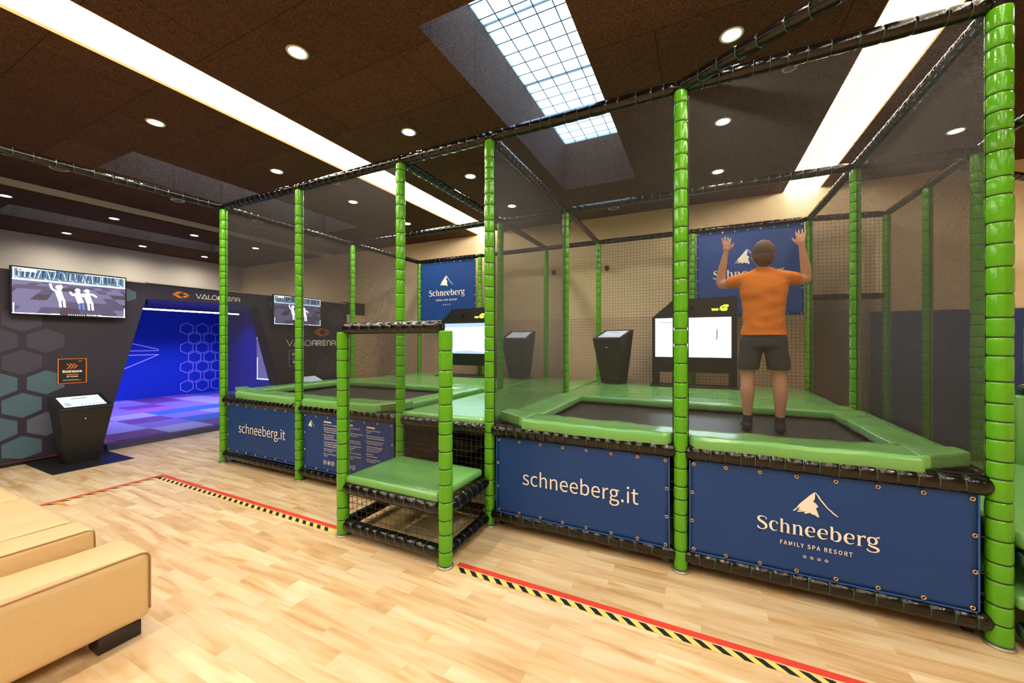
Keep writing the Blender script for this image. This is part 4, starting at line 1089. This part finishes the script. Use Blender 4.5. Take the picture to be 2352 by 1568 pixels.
# televisions
def tv(cy, label):
    r = empty('television', (AX + .005, cy, 2.11), 0, label, 'television', None)
    W2, H2 = .515, .292
    obj('wall_bracket', bxm(0, .06, -.12, .12, -.1, .1), M['tvframe'], r)
    obj('frame', bevel(bxm(.06, .105, -W2, W2, -H2, H2), .004, 1), M['tvframe'], r)
    F = FX(.105); w, h = W2 - .014, H2 - .014
    s = BM(); rect(s, F, -w, -h, w, h, .0006); s = obj('screen', s, M['s_p1'], r)
    P1, P2, P3, LT, ST, NV, WH, RD, BL = range(9)
    ms = [M['s_p1'], M['s_p2'], M['s_p3'], M['s_lite'], M['s_mid'], M['s_navy'], M['s_white'], M['s_red'], M['s_blue']]
    bm = BM(); rnd = random.Random(3)
    # tiled floor in perspective on the screen
    hz = h * .50; vp = (.0, h * 1.3)
    rows = [-h, -h * .66, -h * .36, -h * .10, h * .10, h * .26, h * .38, h * .47]
    for i in range(len(rows) - 1):
        y0, y1 = rows[i], rows[i + 1]
        def xx(k, y): return vp[0] + (k * .19 + .06) * (vp[1] - y) / (vp[1] + h)
        for k in range(-9, 9):
            q = [(xx(k, y0), y0), (xx(k + 1, y0), y0), (xx(k + 1, y1), y1), (xx(k, y1), y1)]
            q = [(max(-w, min(w, a)), b) for a, b in q]
            if q[1][0] - q[0][0] < .004 and q[2][0] - q[3][0] < .004: continue
            flat(bm, F, q, .0010, (i + k + (0 if rnd.random() < .7 else 1)) % 2 + (0 if rnd.random() < .8 else 1) if True else 0)
    rect(bm, F, -w, h * .46, w, h, .0012, ST)
    rect(bm, F, -w, h * .46, w, h * .54, .0014, LT)
    # crowd: dark bodies between light gaps
    x = -w + .03
    while x < w - .03:
        wd = rnd.uniform(.010, .026); top = h * rnd.uniform(.84, .97); bot = h * rnd.uniform(.58, .68)
        flat(bm, F, [(x, bot), (x + wd * .4, bot), (x + wd, top), (x + wd * .2, top)], .0018, NV); flat(bm, F, circ(x + wd * .6, top, wd * .42, 8), .0018, NV)
        flat(bm, F, [(x + wd * .7, bot), (x + wd * 1.1, bot), (x + wd * 1.2, top * .9), (x + wd, top * .9)], .0017, NV)
        if rnd.random() < .55: stroke(bm, F, [(x + wd, h * .60), (x + wd + rnd.uniform(-.03, .03), h * .92)], .007, .0016, LT)
        x += wd * 1.2 + rnd.uniform(.004, .018)
    for k in range(9): stroke(bm, F, [(-w + .05 + k * .115, h * .52), (-w + .02 + k * .115, h * .62)], .006, .0019, LT)
    rect(bm, F, -w + .04, h * .84, -w + .19, h * .94, .0021, WH); rect(bm, F, -w + .045, h * .86, -w + .075, h * .93, .0023, RD)
    # players
    def fig(cx, cy, s, arms, m, m2):
        stroke(bm, F, [(cx - .01 * s, cy + .09 * s), (cx + .01 * s, cy), (cx + .03 * s, cy - .07 * s)], .07 * s, .0022, m)
        flat(bm, F, circ(cx - .005 * s, cy + .13 * s, .032 * s, 14), .0022, m)
        for a in arms: stroke(bm, F, [(cx + a[0] * s, cy + a[1] * s) for a in a], .026 * s, .0022, m, smooth=3)
        for sx in (0, .045): stroke(bm, F, [(cx + (.01 + sx) * s, cy - .06 * s), (cx + (.015 + sx) * s, cy - .13 * s), (cx + (.02 + sx) * s, cy - .18 * s)], .026 * s, .0022, m2)
    fig(-.13, -.03, .8, [[(-.02, .07), (-.07, .10), (-.09, .18)], [(.01, .09), (.03, .14), (.01, .17)]], WH, WH)
    fig(.04, -.05, .8, [[(-.01, .06), (-.06, .05), (-.09, .10)], [(.02, .06), (.07, .08)]], WH, BL)
    fig(.125, -.05, .8, [[(.0, .08), (.06, .08), (.11, .04)], [(-.01, .06), (-.06, .04)]], WH, WH)
    flat(bm, F, circ(.09, .055, .018, 12), .0020, BL)
    # camera frame brackets and caption
    for (a, b, c, d) in [(-w, -h + .005, w, -h + .013), (-w + .005, -h + .005, -w + .015, -h + .13), (w - .015, -h + .005, w - .005, -h + .13), (-w + .005, h - .14, -w + .015, h - .005), (w - .015, h - .12, w - .005, h - .005), (-w, h - .012, -w + .35, h - .005), (.1, h - .012, w, h - .005)]:
        rect(bm, F, a, b, c, d, .0026, WH)
    rect(bm, F, -.19, -h + .004, .23, -h + .024, .0027, 2)
    text(bm, F, 'F3.6 ISO 800', .12, -h + .007, .022, .14, .003, WH); rect(bm, F, -.19, -h + .006, -.12, -h + .018, .003, WH)
    for k in range(8): flat(bm, F, [(-.05 + k * .02, -h + .007), (-.038 + k * .02, -h + .007), (-.044 + k * .02, -h + .02)], .003, WH)
    obj('screen_picture', bm, ms, s)
    return r
tv(2.04, 'wide television tilted out on the partition above the entrance sign')
tv(5.17, 'wide television on the partition seen through the net, above the exit sign')

# ================================================================ arcade room
ZA = .09
struct('floor_arcade', bxm(XL + .02, AX - .03, -3.4, 6.5, .0, ZA), [M['tiles']])
bm = BM(); box(bm, AX - .03, AX + .10, 2.36, 4.95, 0, ZA - .01); box(bm, XL + .02, XL + .06, -3.4, 6.5, ZA, ZA + .1); struct('baseboard_arcade', bm, M['arenadark'])
struct('wall_arcade_back', bxm(XL + .061, XL + .10, -3.4, 6.5, ZA, 2.3), M['arenawall'])
struct('wall_arcade_side', bxm(XL + .1, AX - AT - .01, 6.5, 6.56, ZA, 2.3), M['arenawall'])
struct('ceiling_arcade', bxm(XL + .02, AX - AT - .01, -3.4, 6.56, 2.3, 2.36), M['arenadark'])
AW = XL + .10; F = FX(AW); bm = BM()
hx, hy = .36, .31
cells = []
for row in range(8):
    for col in range(3):
        if col == 2 and row % 2 == 0 and row > 0: pass
        cx = 5.55 + col * hx + (hx / 2 if row % 2 else 0); cy = .30 + row * hy * .83
        if cy > 2.05 or cx > 6.42: continue
        if col == 2 and row % 2: continue
        cells.append((cx, cy))
for cx, cy in cells: stroke(bm, F, [(cx + .165 * math.cos(PI / 6 + PI / 3 * i), cy + .165 * .95 * math.sin(PI / 6 + PI / 3 * i)) for i in range(6)], .012, .002, closed=True)
for pts in ([(3.0, 1.86), (4.95, 1.30)], [(3.0, 1.27), (4.95, 1.27)], [(3.0, 1.16), (4.95, 1.17)], [(4.95, 1.17), (4.0, .70), (3.7, .78)], [(3.0, 1.02), (3.7, .78)]):
    stroke(bm, F, pts, .02, .002)
tag(obj('arcade_wall_graphic', bm, M['hexline']), 'glowing violet honeycomb and arrow lines printed on the blue room wall', 'wall graphic')
F = FY(6.5); r = empty('projection_screen', (-10.9, 6.5, .47), 0, 'lavender game display on the side wall inside the blue room', 'display')
bm = bxm(0, 2.6, -.02, -.001, 0, 1.55); obj('panel', bm, M['s_lav'], r)
bm = BM(); Fp = FY(-.02)
for a in ((.0, 0, 2.6, .03), (.02, .03, .05, .6), (.02, 1.1, .05, 1.53), (0, 1.52, 2.6, 1.55)): rect(bm, Fp, *a, .001)
stroke(bm, Fp, [(.12, 1.28), (.5, 1.28), (.5, 1.42), (.12, 1.42)], .012, .001, closed=True)
obj('display_frame', bm, M['s_white'], r)
r = empty('tube_lamp', (-9.5, 4.4, 2.12), 0, 'thin glowing white blue light tube under the blue room ceiling', 'light tube')
bm = BM(); tube(bm, [(0, -1.0, 0), (0, .85, 0)], .014, 10); obj('tube', bm, M['tubelight'], r, True)
bm = BM(); box(bm, -.02, .02, -1.02, .87, .014, .03); box(bm, -.01, .01, -.8, -.78, .03, .18); box(bm, -.01, .01, .6, .62, .03, .18); obj('housing', bm, M['tvframe'], r)

# ================================================================ neighbouring climbing frame at the right
cf = empty('climbing_frame', (X7, Y0, 0), 0, 'second padded frame with green soft steps right of the large banner', 'play frame')
for i, (x, y) in enumerate([(X7, Y1 + .08), (X7, 5.68), (X7, 6.70)]): post(x, y, seed=210 + i, root=cf)
post(2.50, 4.85, 0, 1.62, seed=215, root=cf)
bar((2.5, 4.85, 1.64), (3.3, 4.85, 1.64), .04, root=cf)
bar((X7, 6.70, ZT), (X7, 5.68, ZT), .041, root=cf); bar((X7, 5.68, ZT), (X7, Y1 + .08, ZT), .041, root=cf); bar((X7, Y1 + .08, ZT), (X7 - .05, 1.2, ZT), .041, root=cf)
bar((X6, Y1, ZT), (X7, Y1 + .08, ZT), .041, root=cf); bar((X6, Y2, ZT), (X7, 6.70, ZT), .041, root=cf)
bar((X6, Y2, 2.10), (X7, 6.70, 2.10), .04, root=cf)
bar((X7, 5.15, ZT), (3.6, 6.4, ZT), .038, root=cf)
net((X6 + .02, Y2 + .02), (X7, 6.70), 2.13, TOP, M['netc'], cf, edge=False)
net((X6 + .02, Y2 + .02), (X7, 6.70), .2, 2.07, M['netd'], cf)
net((X7, Y1 + .08), (X7, 5.68), .3, TOP, M['net'], cf); net((X7, 5.68), (X7, 6.70), .3, TOP, M['net'], cf)
bar((X6 + .04, Y0, .44), (2.5, Y0, .44), .046, root=cf); bar((X6 + .04, Y0, .09), (2.5, Y0, .09), .046, root=cf)
bar((X7 + .02, 4.45, 1.13), (3.3, 4.45, 1.13), .045, root=cf)
cageo('soft_panel', soft(X7 + .02, 3.3, 4.42, 4.50, .50, 1.08, amp=.002), M['mat_g'], True, cf)
cageo('step_mat', soft(X6 + .07, 2.6, Y0 + .0, 4.40, .475, .56, .03, amp=.004, seed=8), M['mat_g'], True, cf)
cageo('step_mat', soft(X6 + .05, 2.6, Y0 - .03, Y0 + .5, .20, .27, .02, amp=.004, seed=9), M['mat_g'], True, cf)
cageo('under_shade_panel', bxm(X6 + .06, 2.6, Y0 + .5, Y0 + .52, .02, .47), M['board'], False, cf)  # same added dark board, keeps the space under the steps dark
